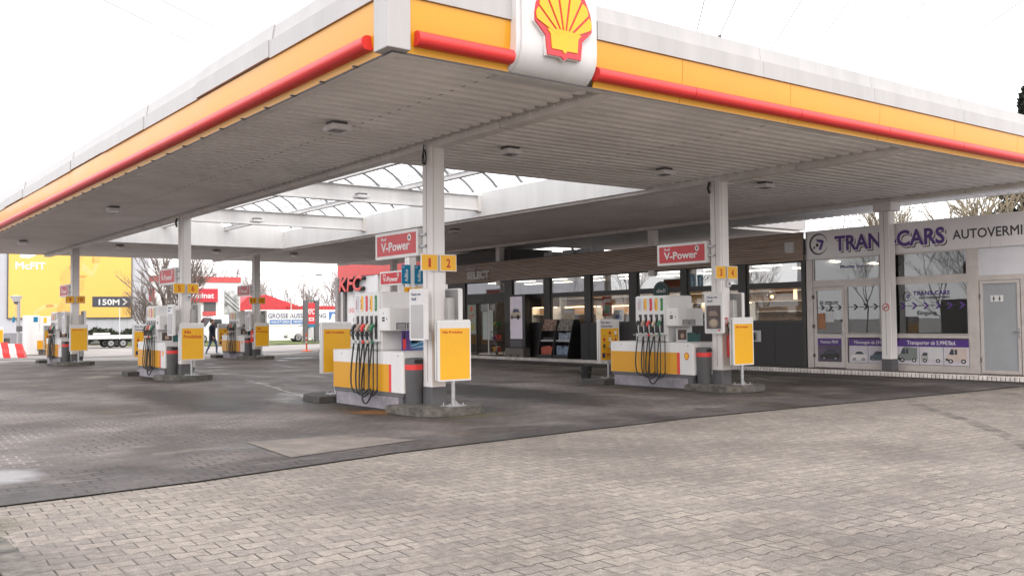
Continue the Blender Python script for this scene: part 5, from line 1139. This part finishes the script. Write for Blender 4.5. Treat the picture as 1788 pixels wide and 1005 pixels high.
BP = lambda q: [(4.82+(x/3.867-15)*.0435, 7.37-(y/3.867-40)*.0456) for x, y in q]
TAN0 = mat("printed_skin_light", (.88, .54, .20), .5, var=.06)
b = MB(); b.prism(BP([(355, 588), (372, 520), (402, 470), (418, 425), (400, 375), (386, 330), (398, 280), (432, 242), (470, 225), (500, 260), (520, 310), (560, 305), (545, 420), (520, 500), (470, 588)]), 'Y', -.062, -.058, TAN)
b.prism(BP([(470, 225), (490, 170), (540, 165), (560, 220), (530, 262), (500, 262)]), 'Y', -.065, -.0622, TAN)
b.prism(BP([(525, 262), (548, 210), (580, 250), (606, 268), (622, 225), (640, 178), (664, 190), (640, 250), (612, 308), (585, 302)]), 'Y', -.068, -.0652, TAN0)
b.prism(BP([(600, 205), (612, 165), (660, 168), (668, 205), (640, 215)]), 'Y', -.071, -.0682, TAN)
b.prism(BP([(215, 560), (240, 530), (285, 505), (330, 498), (375, 500), (372, 528), (310, 530), (262, 548), (225, 580)]), 'Y', -.0615, -.058, TAN0)
fig = b.build("printed_figure", pn)
b = MB(); b.prism(BP([(445, 245), (465, 230), (482, 262), (480, 292), (460, 270)]), 'Y', -.066, -.0624, TAN2); b.prism(BP([(500, 268), (522, 300), (575, 304), (548, 318), (515, 316)]), 'Y', -.066, -.0624, TAN2)
b.prism(BP([(292, 508), (345, 502), (350, 520), (300, 524)]), 'Y', -.064, -.0618, TAN2); b.prism(BP([(606, 180), (614, 168), (618, 215), (608, 212)]), 'Y', -.074, -.0713, TAN2); b.prism(BP([(402, 470), (418, 425), (428, 440), (412, 500), (385, 560), (380, 520)]), 'Y', -.066, -.0624, TAN)
b.build("printed_shading", fig)

lam = root("flooring_store", "white store with red roof stripe and a red Laminat sign", "store", (0, 0, 0))
LW = mat("store_white", (.80, .79, .79), .6, var=.03, scale=.4)
b = MB(); b.box(15.9, 24.4, 72, 92, 0, 5.35, LW); b.build("wall", lam)
b = MB(); b.box(15.85, 24.45, 71.9, 92.1, 5.35, 5.85, KRED); b.build("red_stripe", lam)
b = MB(); b.box(15.95, 16.65, 71.93, 71.99, 3.6, 4.7, KRED); b.box(20.9, 22.1, 71.93, 71.99, 2.3, 2.7, KRED); b.box(21.0, 22.1, 71.93, 71.99, 2.7, 3.5, DGREY); b.build("colour_panel", lam)
b = MB(); b.box(18.9, 22.2, 71.7, 71.95, 3.55, 4.75, mat("signal_red", (.55, .03, .05), .5)); s_ = b.build("sign_board", lam); text("Laminat", 'Y', 19.45, 3.9, .5, WHITE2, 71.7, s_, width=2.4, bold=.05)
b = MB(); b.box(22.9, 24.3, 71.9, 71.99, 2.5, 4.6, mat("photo_panel", (.45, .46, .46), .5, var=.5, scale=1.5)); p_ = b.build("picture_panel", lam)
b = MB()
for k in range(5): b.prism([(22.95, 4.45-.2*k), (24.25, 3.3-.18*k), (24.25, 3.22-.18*k), (22.95, 4.35-.2*k)], 'Y', 71.86, 71.898, [DGREY, LGREY][k % 2])
b.build("roof_picture", p_)
b = MB(); b.box(18.3, 18.9, 71.9, 71.99, 0.1, 2.3, FRAMED); b.build("door", lam)
# low red-roofed house and sheds behind the banner wall
h = root("low_house", "low white house with a pitched red roof behind the banner wall", "house", (0, 0, 0))
b = MB(); b.box(30.2, 38.6, 88, 100, 0, 3.0, LW); b.build("wall", h)
b = MB(); b.prism([(29.8, 3.0), (39.0, 3.0), (38.0, 3.25), (33.4, 4.75), (31.2, 4.5), (29.9, 3.3)], 'Y', 87.4, 100.4, mat("red_roof", (.55, .05, .06), .6, var=.1)); b.build("roof", h)
b = MB(); b.box(30.7, 34.2, 87.9, 87.99, 2.45, 2.85, BLUE); b.build("blue_fascia", h)
h2 = root("red_shed", "long low shed with a red ribbed roof right of the small house", "shed", (0, 0, 0))
b = MB(); b.box(36.0, 52, 84, 95, 0, 2.85, LW); b.build("wall", h2); b = MB(); b.box(35.8, 52.2, 83.8, 95.2, 2.86, 3.45, KRED)
x = 35.9
while x < 52: b.box(x, x+.12, 83.74, 83.8, 2.86, 3.45, REDP); x += .4
b.build("roof", h2)
bw = root("banner_wall", "long white wall with the banner reading GROSSE AUSSTELLUNG", "banner wall", (0, 66, 0))
b = MB(); b.box(22.6, 36.0, 0, .3, 0, 2.75, mat("wall_white", (.80, .80, .80), .6, var=.03)); b.build("wall", bw)
b = MB(); b.box(23.2, 34.5, -.03, -.001, 1.35, 2.65, WHITE2); p_ = b.build("banner", bw)
text("R GROSSE AUSSTELLUNG", 'Y', 24.15, 2.02, .40, NAVY, -.03, p_, width=6.0, bold=.03)
b = MB(); b.box(24.75, 30.2, -.036, -.028, 1.48, 1.86, mat("banner_blue", (.05, .17, .45), .5)); q_ = b.build("blue_strip", p_)
text("HAUSTÜREN · FENSTER · TORE  >>>", 'Y', 24.85, 1.58, .20, WHITE2, -.036, q_, width=5.2, bold=.04)
b = MB(); b.box(30.45, 31.35, -.036, -.028, 1.5, 2.55, mat("banner_blue", (.05, .17, .45), .5)); b.prism([(30.9+.34*math.cos(t*.5)*(.8+.2*math.sin(2*t)), 2.02+.4*math.sin(t*.5)) for t in range(13)], 'Y', -.04, -.0365, LGREY); b.build("logo_square", p_)
for x in (26.6,):
    b = MB(); b.cyl((x, -.4, 0), .04, 7.4, LGREY, 'Z', 8); b.build("flag_pole", None, "thin pale pole standing before the banner wall", "pole", loc=(0, 66, 0))

# restaurant totem, post, lamps
t = root("totem_sign", "grey two-post totem with a red KFC sign by the road", "totem sign", (24.0, 56.0, 0))
for s_ in (-.50, .44):
    b = MB(); b.box(s_-.14, s_+.20, -.15, .15, 0, 3.25, DGREY, .01, 1); b.build("leg", t)
b = MB(); b.box(-.36, .30, -.12, .12, 1.45, 3.15, REDP, .01, 1); f_ = b.build("sign_face", t); text("KFC", 'Y', -.32, 2.25, .42, WHITE2, -.12, f_, width=.58, bold=.05, shear=.15)
b = MB(); b.box(-.24, .20, -.127, -.119, 1.72, 1.98, LGREY); b.box(-.16, .10, -.129, -.1265, 1.80, 1.90, REDP); b.build("drive_panel", f_)
b = MB(); b.box(-.36, .30, -.13, .13, 1.25, 1.45, BLUE); b.build("blue_panel", t); b = MB(); b.box(-.64, .64, -.15, .15, 3.25, 3.32, DGREY); b.build("cap", t)
t = root("flexible_post", "orange flexible traffic post with white bands on the road", "traffic post", (13.9, 35.0, 0))
b = MB(); b.lathe([(0, 0), (.30, 0), (.28, .04), (.10, .07), (.055, .10), (0, .10)], (0, 0, 0), ORANGE, 16); b.build("base", t)
b = MB(); b.lathe([(.045, .09), (.045, .95), (.03, 1.0), (0, 1.0)], (0, 0, 0), ORANGE, 12); p_ = b.build("shaft", t); b = MB()
for z in (.45, .68): b.lathe([(.044, z), (.047, z), (.047, z+.1), (.044, z+.1)], (0, 0, 0), WHITE2, 12)
b.build("reflective_band", p_)
def street_lamp(label, loc, hgt, arm):
    t = root("street_lamp", label, "street lamp", loc, "street lamps beyond the forecourt")
    b = MB(); b.tube([(0, 0, 0), (0, 0, hgt)], .07, STEEL, 8, r2=.04); b.build("pole", t)
    b = MB(); b.tube([(0, 0, hgt-.05), (arm*.5, 0, hgt+.05), (arm, 0, hgt+.08)], .03, STEEL, 6); b.box(arm, arm+.55*(1 if arm > 0 else -1), -.12, .12, hgt+.02, hgt+.12, DGREY, .02, 1); b.build("lamp_head", t)
street_lamp("tall thin street lamp behind the totem sign", (26.0, 60, 0), 5.5, .35)
# left yard: second dispenser, board, barrier and lamp
t = root("yard_lamp", "grey post lamp with a conical head at the left edge", "post lamp", (1.05, 43.5, 0))
b = MB(); b.tube([(0, 0, 0), (0, 0, 2.95)], .09, STEEL, 10); b.box(-.1, .22, -.1, .1, 1.25, 1.55, DGREY, .02, 1); b.build("post", t)
b = MB(); b.lathe([(0, 2.75), (.06, 2.75), (.30, 3.12), (.34, 3.16), (.0, 3.2)], (-.12, 0, 0), LGREY, 16); b.lathe([(0, 2.72), (.10, 2.74), (.14, 2.86), (0, 2.9)], (-.12, 0, 0), DGREY, 12); b.tube([(-.12, 0, 2.75), (-.28, 0, 1.5)], .012, STEEL, 5); b.build("lamp_head", t)
b = MB(); b.box(-.30, -.18, -.05, .05, 1.75, 2.05, BLUE, .02, 1); b.build("blue_box", t)
t = root("truck_dispenser", "white dispenser with yellow base panel and one black hose at the far left", "dispenser", (2.0, 42.6, 0))
b = MB(); b.box(-.85, -.15, -.4, .4, 0, 2.1, WHITE2, .03, 2); b.box(-.15, .72, -.38, .38, .9, 2.05, WHITE2, .03, 2); b.build("cabinet", t)
b = MB(); b.box(-.3, 1.05, -.5, .3, .28, 1.15, WHITE2, .02, 2); l_ = b.build("lower_cabinet", t); b = MB(); b.box(-.29, .78, -.506, -.49, .30, .76, YEL); b.build("yellow_panel", l_); b = MB(); b.box(.79, .86, -.506, -.49, .30, .76, RED); b.build("red_stripe", l_)
b = MB(); b.box(-.2, 1.0, -.45, .25, 0, .28, CONC, .01, 1); b.build("plinth", t)
b = MB(); b.box(-.45, -.24, -.408, -.39, 1.75, 2.02, BLUE); b.box(.05, .2, -.39, -.375, 1.7, 1.98, YEL2); b.box(.32, .60, -.39, -.375, 1.78, 1.95, LGREY); b.build("label", t)
b = MB(); b.tube([(.42, -.42, 1.30), (.48, -.52, 1.22), (.46, -.50, 1.05)], .05, BLACKP, 8); b.build("nozzle", t)
b = MB(); b.tube([(.46, -.5, 1.06), (.5, -.56, .8), (.62, -.58, .45), (.5, -.56, .25), (.40, -.53, .5), (.38, -.52, 1.1)], .022, BLACK, 6); b.tube([(.1, -.52, 1.1), (.1, -.53, .25)], .02, BLACK, 6); b.build("hose", t)
make_board("white and yellow notice board right of the far left dispenser", (2.62, 41.4, 0), [], 0, True)
make_board("yellow board at the left picture edge behind the barrier", (-.62, 39.6, .05), ["Alle Produkte"])
bin_ = copy_tree(bin0, (3.4, 42.6, 0), "grey litter bin with a red band beside the far left notice board")
t = root("road_barrier", "red and white striped plastic road barrier at the left edge", "barrier", (-.75, 38.4, 0), rz=R(-20))
prof = [(-.30, 0), (-.30, .25), (-.14, .42), (-.11, .75), (.11, .75), (.14, .42), (.30, .25), (.30, 0)]
b = MB(); x0 = -1.2
for k in range(8):
    xa, xb = x0+.31*k, x0+.31*(k+1); m_ = RED if k % 2 else WHITE2; sh = .10
    e0, e1 = (1.0 if k < 7 else .75), 1
    vs = [(xa+(v*-.25), u, v*(1.0 if k < 6 else .92)) for u, v in prof]+[(xb-(.001)+(v*-.25), u, v*(1.0 if k < 6 else .9)) for u, v in prof]; n = len(prof)
    b.add(vs, [(i, (i+1) % n, n+(i+1) % n, n+i) for i in range(n)]+[list(range(n)), list(range(2*n-1, n-1, -1))], m_)
b.build("barrier_body", t)
t = root("parts_crate", "small dark crate behind the striped barrier", "crate", (-.25, 40.4, 0))
b = MB(); b.box(-.35, .35, -.25, .25, 0, .95, DGREY, .02, 1); b.build("box", t); b = MB(); b.box(-.3, .0, -.2, .2, .95, 1.1, RED, .02, 1); b.build("red_lid", t)

# ------------------------------------------------------------------ vehicles
def wheel(p, x, y, r, wd, name="wheel"):
    b = MB(); b.tube([(x, y-wd/2, r), (x, y+wd/2, r)], r, TYRE, 20); w_ = b.build(name, p); b = MB(); b.tube([(x, y-wd/2-.008, r), (x, y+wd/2+.008, r)], r*.62, STEEL, 16); b.tube([(x, y-wd/2-.014, r), (x, y+wd/2+.014, r)], r*.18, DGREY, 10); b.build("rim", w_)
def loft(b, secs, m):
    """secs: list of (x, [(y, z)...]) closed rings of equal length"""
    n = len(secs[0][1]); vs = [(x, y, z) for x, ring in secs for y, z in ring]; fs = [(i*n+k, i*n+(k+1) % n, (i+1)*n+(k+1) % n, (i+1)*n+k) for i in range(len(secs)-1) for k in range(n)]
    b.add(vs, fs+[list(range(n))[::-1], [(len(secs)-1)*n+k for k in range(n)]], m, True)
def make_van(label, loc, rz, L=4.9, H=2.1, hood=1.0, cat="van", name="delivery_van"):
    t = root(name, label, cat, loc, rz=rz); W_ = .93
    def ring(zb, zt, w0, w1): return [(-w0, zb), (-w0, zb+(zt-zb)*.5), (-w1, zt-.08), (-w1+.1, zt), (w1-.1, zt), (w1, zt-.08), (w0, zb+(zt-zb)*.5), (w0, zb)]
    b = MB(); h1 = .95
    secs = [(-L/2, ring(.42, .75, .72, .66)), (-L/2+.06, ring(.30, .92, .86, .80)), (-L/2+.7, ring(.26, h1+.12, W_, .84)), (-L/2+hood, ring(.26, h1+.22, W_, .84)), (-L/2+hood+.75, ring(.26, H-.12, W_, .78)), (-L/2+hood+1.25, ring(.26, H, W_, .80)), (L/2-.15, ring(.26, H-.02, W_, .80)), (L/2, ring(.36, H-.12, .88, .76))]
    loft(b, secs, CARW); bd = b.build("body", t)
    b = MB()
    xw0, xw1 = -L/2+hood+.06, -L/2+hood+.70
    b.add([(xw0, -.78, h1+.24), (xw0, .78, h1+.24), (xw1, .70, H-.17), (xw1, -.70, H-.17), (xw0-.02, -.78, h1+.26), (xw0-.02, .78, h1+.26), (xw1-.02, .70, H-.15), (xw1-.02, -.70, H-.15)], [(0, 1, 2, 3), (7, 6, 5, 4), (0, 4, 5, 1), (2, 6, 7, 3), (1, 5, 6, 2), (3, 7, 4, 0)], CARG); b.build("windscreen", bd)
    for s_ in (-1, 1):
        b = MB(); b.add([(-L/2+hood+.35, s_*.935, h1+.25), (-L/2+hood+1.5, s_*.935, h1+.25), (-L/2+hood+1.5, s_*.86, H-.28), (-L/2+hood+.88, s_*.86, H-.28)], [(0, 1, 2, 3)], CARG); b.build("side_window", bd, fix=False)
        b = MB(); b.box(-L/2+.02, -L/2+.14, s_*.50-.18, s_*.50+.18, .62, .80, LGREY, .03, 1); b.build("headlight", t)
        b = MB(); b.box(L/2-.03, L/2+.015, s_*.74-.08, s_*.74+.08, .9, 1.35, RED, .01, 1); b.build("tail_light", t)
        b = MB(); b.box(-L/2+hood+.45, -L/2+hood+.62, s_*1.02-.1, s_*1.02+.1, h1+.15, h1+.38, BLACKP, .03, 1); b.build("wing_mirror", t)
        for x_ in (-L/2+.88, L/2-1.0): wheel(t, x_, s_*.82, .33, .22)
    b = MB(); b.box(-L/2-.02, -L/2+.1, -.7, .7, .34, .5, DGREY, .03, 1); b.box(L/2-.05, L/2+.04, -.85, .85, .34, .52, DGREY, .03, 1); b.build("bumper", t)
    return t
make_van("white delivery van seen behind the pump island signed 5 and 6", (19.3, 64.0, .02), R(8), 5.0, 2.2)
make_van("white car by the totem sign with a dark windscreen", (25.3, 58.6, .05), R(-14), 4.3, 1.75, 1.1, "car", "parked_car")
t = root("car_trailer", "empty flat car trailer with twin axles parked before the hedge", "trailer", (8.2, 56.0, 0), rz=R(0))
b = MB(); b.box(-2.6, 2.6, -1.0, 1.0, .62, .72, STEEL, .01, 1); b.box(-2.6, 2.6, -1.05, -1.0, .60, .86, LGREY); b.box(-2.6, 2.6, 1.0, 1.05, .60, .86, LGREY); b.box(-.6, .5, -.95, -.80, .86, 1.02, LGREY, .02, 1); d_ = b.build("deck", t)
for x_ in (.55, 1.35):
    for s_ in (-.82, .82): wheel(t, x_, s_, .30, .2)
b = MB(); b.tube([(-2.6, -.6, .55), (-3.8, 0, .50)], .05, STEEL, 6); b.tube([(-2.6, .6, .55), (-3.8, 0, .50)], .05, STEEL, 6); b.box(-2.2, -1.6, -1.02, -.95, .30, .60, DGREY); b.box(-4.0, -3.75, -.06, .06, .45, .56, DGREY, .02, 1); b.tube([(-3.5, 0, .5), (-3.5, 0, .08)], .03, STEEL, 6); b.build("drawbar", t)
b = MB(); b.box(2.6, 2.66, -1.0, -.7, .5, .64, RED); b.box(2.6, 2.66, .7, 1.0, .5, .64, RED); b.build("tail_light", t)
b = MB(); b.cyl((10.6, 60, 0), .03, 2.8, LGREY, 'Z', 8); b.build("thin_post", None, "thin white post behind the trailer", "post")

# ------------------------------------------------------------------ trees and plants
def bare_tree(name, label, loc, hgt, seed, m=TWIG, depth=5, spread=.55, trunk_r=.16, low=.25, group=None, stems=1, into=None, lean=(0, 0), seg=4):
    rnd = random.Random(seed); T = MB() if into is None else into; C_ = MB() if into is None else into
    L = Vector(loc) if into is not None else Vector((0, 0, 0))
    def grow(p, d, ln, r, lv):
        n = 3; pts = [p]; q = p.copy(); dd = d.copy()
        for i in range(n):
            dd = (dd + Vector((rnd.gauss(0, .12), rnd.gauss(0, .12), rnd.gauss(.03, .07)))).normalized(); q = q + dd*(ln/n); pts.append(q.copy())
        (T if lv <= 1 else C_).tube([L+a for a in pts], r, BARK if lv <= 1 and into is None else m, 6 if lv <= 1 else (seg if lv < 4 else 3), r2=r*.62, cap=False)
        if lv >= depth: return
        k = rnd.choice((3, 3, 4)) if lv > 0 else rnd.choice((4, 5))
        for i in range(k):
            t = rnd.uniform(.35, 1.0) if i else 1.0
            pp = pts[0].lerp(pts[-1], t) if t < 1 else pts[-1]
            az = rnd.uniform(0, 2*math.pi); nd = (dd + Vector((math.cos(az), math.sin(az), rnd.uniform(-.1, .35)))*spread*(1 if i else .4)).normalized()
            grow(pp, nd, ln*rnd.uniform(.55, .78), r*.58, lv+1)
    for s_ in range(stems):
        d0 = Vector((rnd.gauss(lean[0], .10*(stems > 1)+.04), rnd.gauss(lean[1], .10*(stems > 1)+.04), 1)).normalized()
        grow(Vector((rnd.gauss(0, .15)*(stems > 1), rnd.gauss(0, .15)*(stems > 1), -.05)), d0, hgt*(low+.1), trunk_r*rnd.uniform(.8, 1), 0)
    if into is not None: return
    o = root(name, label, "tree", loc, group); T.build("trunk", o, fix=False); C_.build("crown", o, fix=False); return o
bare_tree("bare_tree", "leafless tree with thick dark stems behind the column signed 5 and 6", (15.3, 61, 0), 8.5, 4, m=mat("dark_twig", (.21, .175, .16), .9), trunk_r=.26, stems=3, depth=5, spread=.42)
bare_tree("bare_shrub", "leafless shrub before the grey building edge left of pump 5", (13.3, 63, 0), 5.6, 9, depth=5, trunk_r=.05, stems=4, spread=.5, low=.2)
bare_tree("bare_tree", "leafless tree behind the flooring store seen under the canopy", (20.5, 98, 0), 12, 21, depth=5, trunk_r=.2)
OG = "ochre trees behind the rental office"
bare_tree("ochre_tree", "ochre leafless tree above the rental office roof, nearest the white column", (32.5, 10.5, 0), 8.6, 31, m=TWIGY, depth=5, trunk_r=.2, stems=2, spread=.7, group=OG)
bare_tree("ochre_tree", "ochre leafless tree above the AUTOVERMIETUNG lettering", (33.5, 6.8, 0), 9.4, 35, m=TWIGY, depth=5, trunk_r=.22, stems=2, spread=.7, group=OG)
bare_tree("ochre_tree", "ochre leafless tree above the right end of the rental office", (35, 3.2, 0), 9.8, 38, m=TWIGY, depth=5, trunk_r=.22, stems=2, spread=.7, group=OG)
# distant leafless wood
fw_ = MB(); rnd = random.Random(77)
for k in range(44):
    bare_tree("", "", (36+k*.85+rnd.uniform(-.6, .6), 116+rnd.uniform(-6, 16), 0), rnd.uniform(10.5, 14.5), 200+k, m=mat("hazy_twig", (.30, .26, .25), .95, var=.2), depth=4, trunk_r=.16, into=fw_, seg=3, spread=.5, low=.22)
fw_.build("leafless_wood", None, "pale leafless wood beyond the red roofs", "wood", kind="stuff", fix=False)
# leafless wood on the near side of the road, mirrored in the shop windows
fw2 = MB()
for k in range(16):
    bare_tree("", "", (-34-rnd.uniform(0, 14), 14+k*6.2+rnd.uniform(-2, 2), 0), rnd.uniform(8, 13), 300+k, m=mat("haze_grey_twig", (.20, .17, .15), .9), depth=5, trunk_r=.10, into=fw2, seg=3, spread=.6)  # twig colour lightened to suggest haze
fw2.build("roadside_wood", None, "row of leafless roadside trees mirrored in the shop windows", "wood", kind="stuff", fix=False)
def leafy(name, label, cat, loc, n, fn, m, size, trunk=None, group=None):
    o = root(name, label, cat, loc, group); b = MB(); rnd = random.Random(hash(label) % 9999 if False else len(label)*7)
    for i in range(n):
        c_ = Vector(fn(rnd)); e = size*rnd.uniform(.6, 1.4)
        n_ = Vector((rnd.gauss(0, 1), rnd.gauss(0, 1), rnd.gauss(0, 1))).normalized(); t_ = n_.orthogonal().normalized(); u_ = n_.cross(t_)
        b.add([c_+t_*e, c_+u_*e*.5, c_-t_*e, c_-u_*e*.5], [(0, 1, 2, 3)], m)
    b.build("foliage", o, fix=False)
    if trunk: t = MB(); t.tube([(0, 0, -.05), (0, 0, trunk*.5), (.1, 0, trunk)], .22, BARK, 8, r2=.05); t.build("trunk", o)
    return o
def hedge_fn(r): x = r.uniform(-3.3, 3.3); return (x, r.gauss(0, .35), max(0, min(1.35, r.uniform(.05, 1.05)+.18*math.sin(x*2.1)+.1*math.sin(x*5))))
leafy("hedge", "low dark hedge along the grey wall behind the trailer", "hedge", (10.3, 67.5, .1), 3800, hedge_fn, HEDGE, .11)
def pine_fn(r):
    t = r.random()**.8; z = 15.6*(1-t)+2; lay = math.sin(z*4.2)*.35+1; rad = (17.75-z)*.30*lay*math.sqrt(r.random())+.05; a = r.uniform(0, 6.283)
    return (rad*math.cos(a), rad*math.sin(a), z-rad*.25)
leafy("conifer", "dark conifer top showing above the canopy at the right edge", "tree", (60.2, 17.55, 0), 9000, pine_fn, mat("conifer_needles", (.02, .028, .018), .8, var=.4), .22, trunk=16)
# overhead power line
CAB = mat("cable_grey", (.22, .22, .22), .6, var=0)
cabs = [((12.65, 73.62), (27.43, 85.46), "upper"), ((16.71, 70.75), (27.69, 78.86), "second"), ((79.63, 26.24), (99.29, 50.21), "right"), ((72.45, 31.32), (87.91, 49.05), ""), ((66.71, 35.38), (79.48, 49.15), ""), ((63.11, 37.93), (74.28, 50.07), ""), ((55.95, 42.99), (63.38, 50.73), ""), ((58.26, 41.36), (65.52, 49.46), "")]
cl_lab = ["thin overhead cable at the upper left, the outer one", "thin overhead cable at the upper left, nearer the canopy", "overhead cable furthest right in the sky", "overhead cable second from the right in the sky", "overhead cable third from the right in the sky", "overhead cable fourth from the right in the sky", "faint overhead cable just right of the scallop emblem", "faint overhead cable ending over the pylon tip"]
for (a, c, _), lb in zip(cabs, cl_lab):
    A, B_ = Vector((*a, 30)), Vector((*c, 30)); d = (B_-A).normalized(); P = [A+d*t for t in (-120, -60, 0, 40, 90, 150, 220)]
    b = MB(); b.tube([p+Vector((0, 0, .00018*((p-A).length)**2*(1 if True else 0)*.0)) for p in P], .05, CAB, 4); b.build("power_cable", None, lb, "power cable", "overhead power cables")
py = root("power_pylon", "tip of a lattice power pylon rising just above the canopy roof", "pylon", (120, 95.95, 0))
b = MB(); Hh = 51.0
for sx, sy in ((-1, -1), (1, -1), (1, 1), (-1, 1)): b.tube([(sx*3.5, sy*3.5, 0), (sx*.9, sy*.9, 34), (sx*.12, sy*.12, Hh)], .16, DGREY, 4)
for k in range(14):
    z0_, z1_ = k*3.6, (k+1)*3.6; w_ = lambda z: 3.5-2.6*z/34 if z < 34 else .9-.78*(z-34)/17
    for sx in (-1, 1): b.tube([(sx*w_(z0_), -w_(z0_), z0_), (-sx*w_(z1_), -w_(z1_), z1_)], .08, DGREY, 3); b.tube([(sx*w_(z0_), w_(z0_), z0_), (-sx*w_(z1_), w_(z1_), z1_)], .08, DGREY, 3)
b.build("lattice", py); b = MB()
for z in (33, 41): b.tube([(-8, 0, z), (0, 0, z+1.2), (8, 0, z)], .14, DGREY, 4); b.tube([(-8, 0, z), (8, 0, z)], .1, DGREY, 4)
b.build("cross_arm", py)

# ------------------------------------------------------------------ people
def make_person(label, loc, rz, top_m, legs_m, stride=.28, coat=True):
    o = root("person", label, "person", loc, rz=rz)
    V = []; Ed = []; Rd = []
    def v(p, r, par=None):
        V.append(p); Rd.append(r); i = len(V)-1
        if par is not None: Ed.append((par, i))
        return i
    pel = v((0, 0, .96), .145); wst = v((0, .0, 1.12), .13, pel); chs = v((0, .01, 1.34), .155, wst); nk0 = v((0, .0, 1.47), .075, chs); nk = v((0, -.01, 1.54), .055, nk0)
    h1 = v((0, -.03, 1.60), .075, nk); h2 = v((0, -.025, 1.68), .095, h1); h3 = v((0, -.015, 1.75), .07, h2)
    v((0, -.125, 1.655), .014, h2)                                   # nose
    for s_ in (-1, 1):
        v((s_*.09, .0, 1.665), .018, h2)                             # ears
        hip = v((s_*.09, 0, .90), .10, pel); f_ = s_*stride
        kn = v((s_*.10, -.05-f_*.45, .50), .062, hip); an = v((s_*.10, -f_*.8+.06, .10), .042, kn); v((s_*.11, -f_*.8-.12, .045), .04, an)
        sh = v((s_*.19, .01, 1.42), .065, chs); el = v((s_*.25, .05+f_*.25, 1.15), .048, sh); wr = v((s_*.25, -.03+f_*.5, .92), .032, el); pm = v((s_*.25, -.05+f_*.55, .86), .034, wr)
        for q in range(4):
            fx_ = -.03+.02*q; a_ = v((s_*.25, -.05+f_*.55+fx_, .81), .0095, pm); v((s_*.24, -.055+f_*.55+fx_, .775-.008*(q in (1, 2))), .0085, a_)
        t1 = v((s_*.235, -.10+f_*.55, .845), .011, pm); v((s_*.228, -.115+f_*.55, .81), .009, t1)
    me = bpy.data.meshes.new("body"); me.from_pydata(V, Ed, []); ob = bpy.data.objects.new("t", me); COL.objects.link(ob)
    sk_ = ob.modifiers.new("s", 'SKIN'); sk_.use_smooth_shade = True; sub = ob.modifiers.new("u", 'SUBSURF'); sub.levels = 1; sub.render_levels = 1
    for i, r_ in enumerate(Rd): me.skin_vertices[0].data[i].radius = (r_, r_)
    me.skin_vertices[0].data[0].use_root = True
    dg = bpy.context.evaluated_depsgraph_get(); dg.update(); m2 = bpy.data.meshes.new_from_object(ob.evaluated_get(dg)); bpy.data.objects.remove(ob)
    m2.name = "body"; m2.materials.clear()
    for m in (SKIN, top_m, legs_m, LGREY): m2.materials.append(m)
    for p in m2.polygons:
        c_ = p.center; p.use_smooth = True
        p.material_index = 0 if c_.z > 1.50 else (3 if c_.z < .085 else (2 if c_.z < .93 and abs(c_.x) < .2 else (0 if c_.z < .92 else 1)))
    bo = bpy.data.objects.new("body", m2); COL.objects.link(bo); bo.parent = o
    b = MB(); b.ball((0, .02, 1.715), .098, HAIR, 14, (1, 1.08, .95)); b.ball((0, .05, 1.66), .085, HAIR, 12); b.build("hair", o)
    b = MB()
    for s_ in (-.035, .035): b.ball((s_, -.115, 1.685), .011, BLACK, 6)
    b.box(-.025, .025, -.118, -.108, 1.612, 1.620, REDT); b.build("face", o)
    if coat:   # open long jacket following the trunk
        b = MB(); rg = [(.215, .15, .70), (.205, .145, .95), (.17, .14, 1.14), (.20, .155, 1.34), (.17, .12, 1.46), (.08, .08, 1.52)]; n = 18
        vs = [(a*math.cos(2*math.pi*k/n), c*math.sin(2*math.pi*k/n), z) for a, c, z in rg for k in range(n)]
        b.add(vs, [(i*n+k, i*n+(k+1) % n, (i+1)*n+(k+1) % n, (i+1)*n+k) for i in range(len(rg)-1) for k in range(n)], top_m, True); b.build("jacket", o, fix=False)
    return o
make_person("person in dark jacket and jeans walking behind the island signed 11 and 12", (8.15, 33.6, 0), R(40), JACKET, JEANS, .30)
make_person("dark-haired person in a beige top behind the right shop window", (16.5, KY(5.0)-.25, .16), R(-90), BEIGE, JEANS, .05, False)
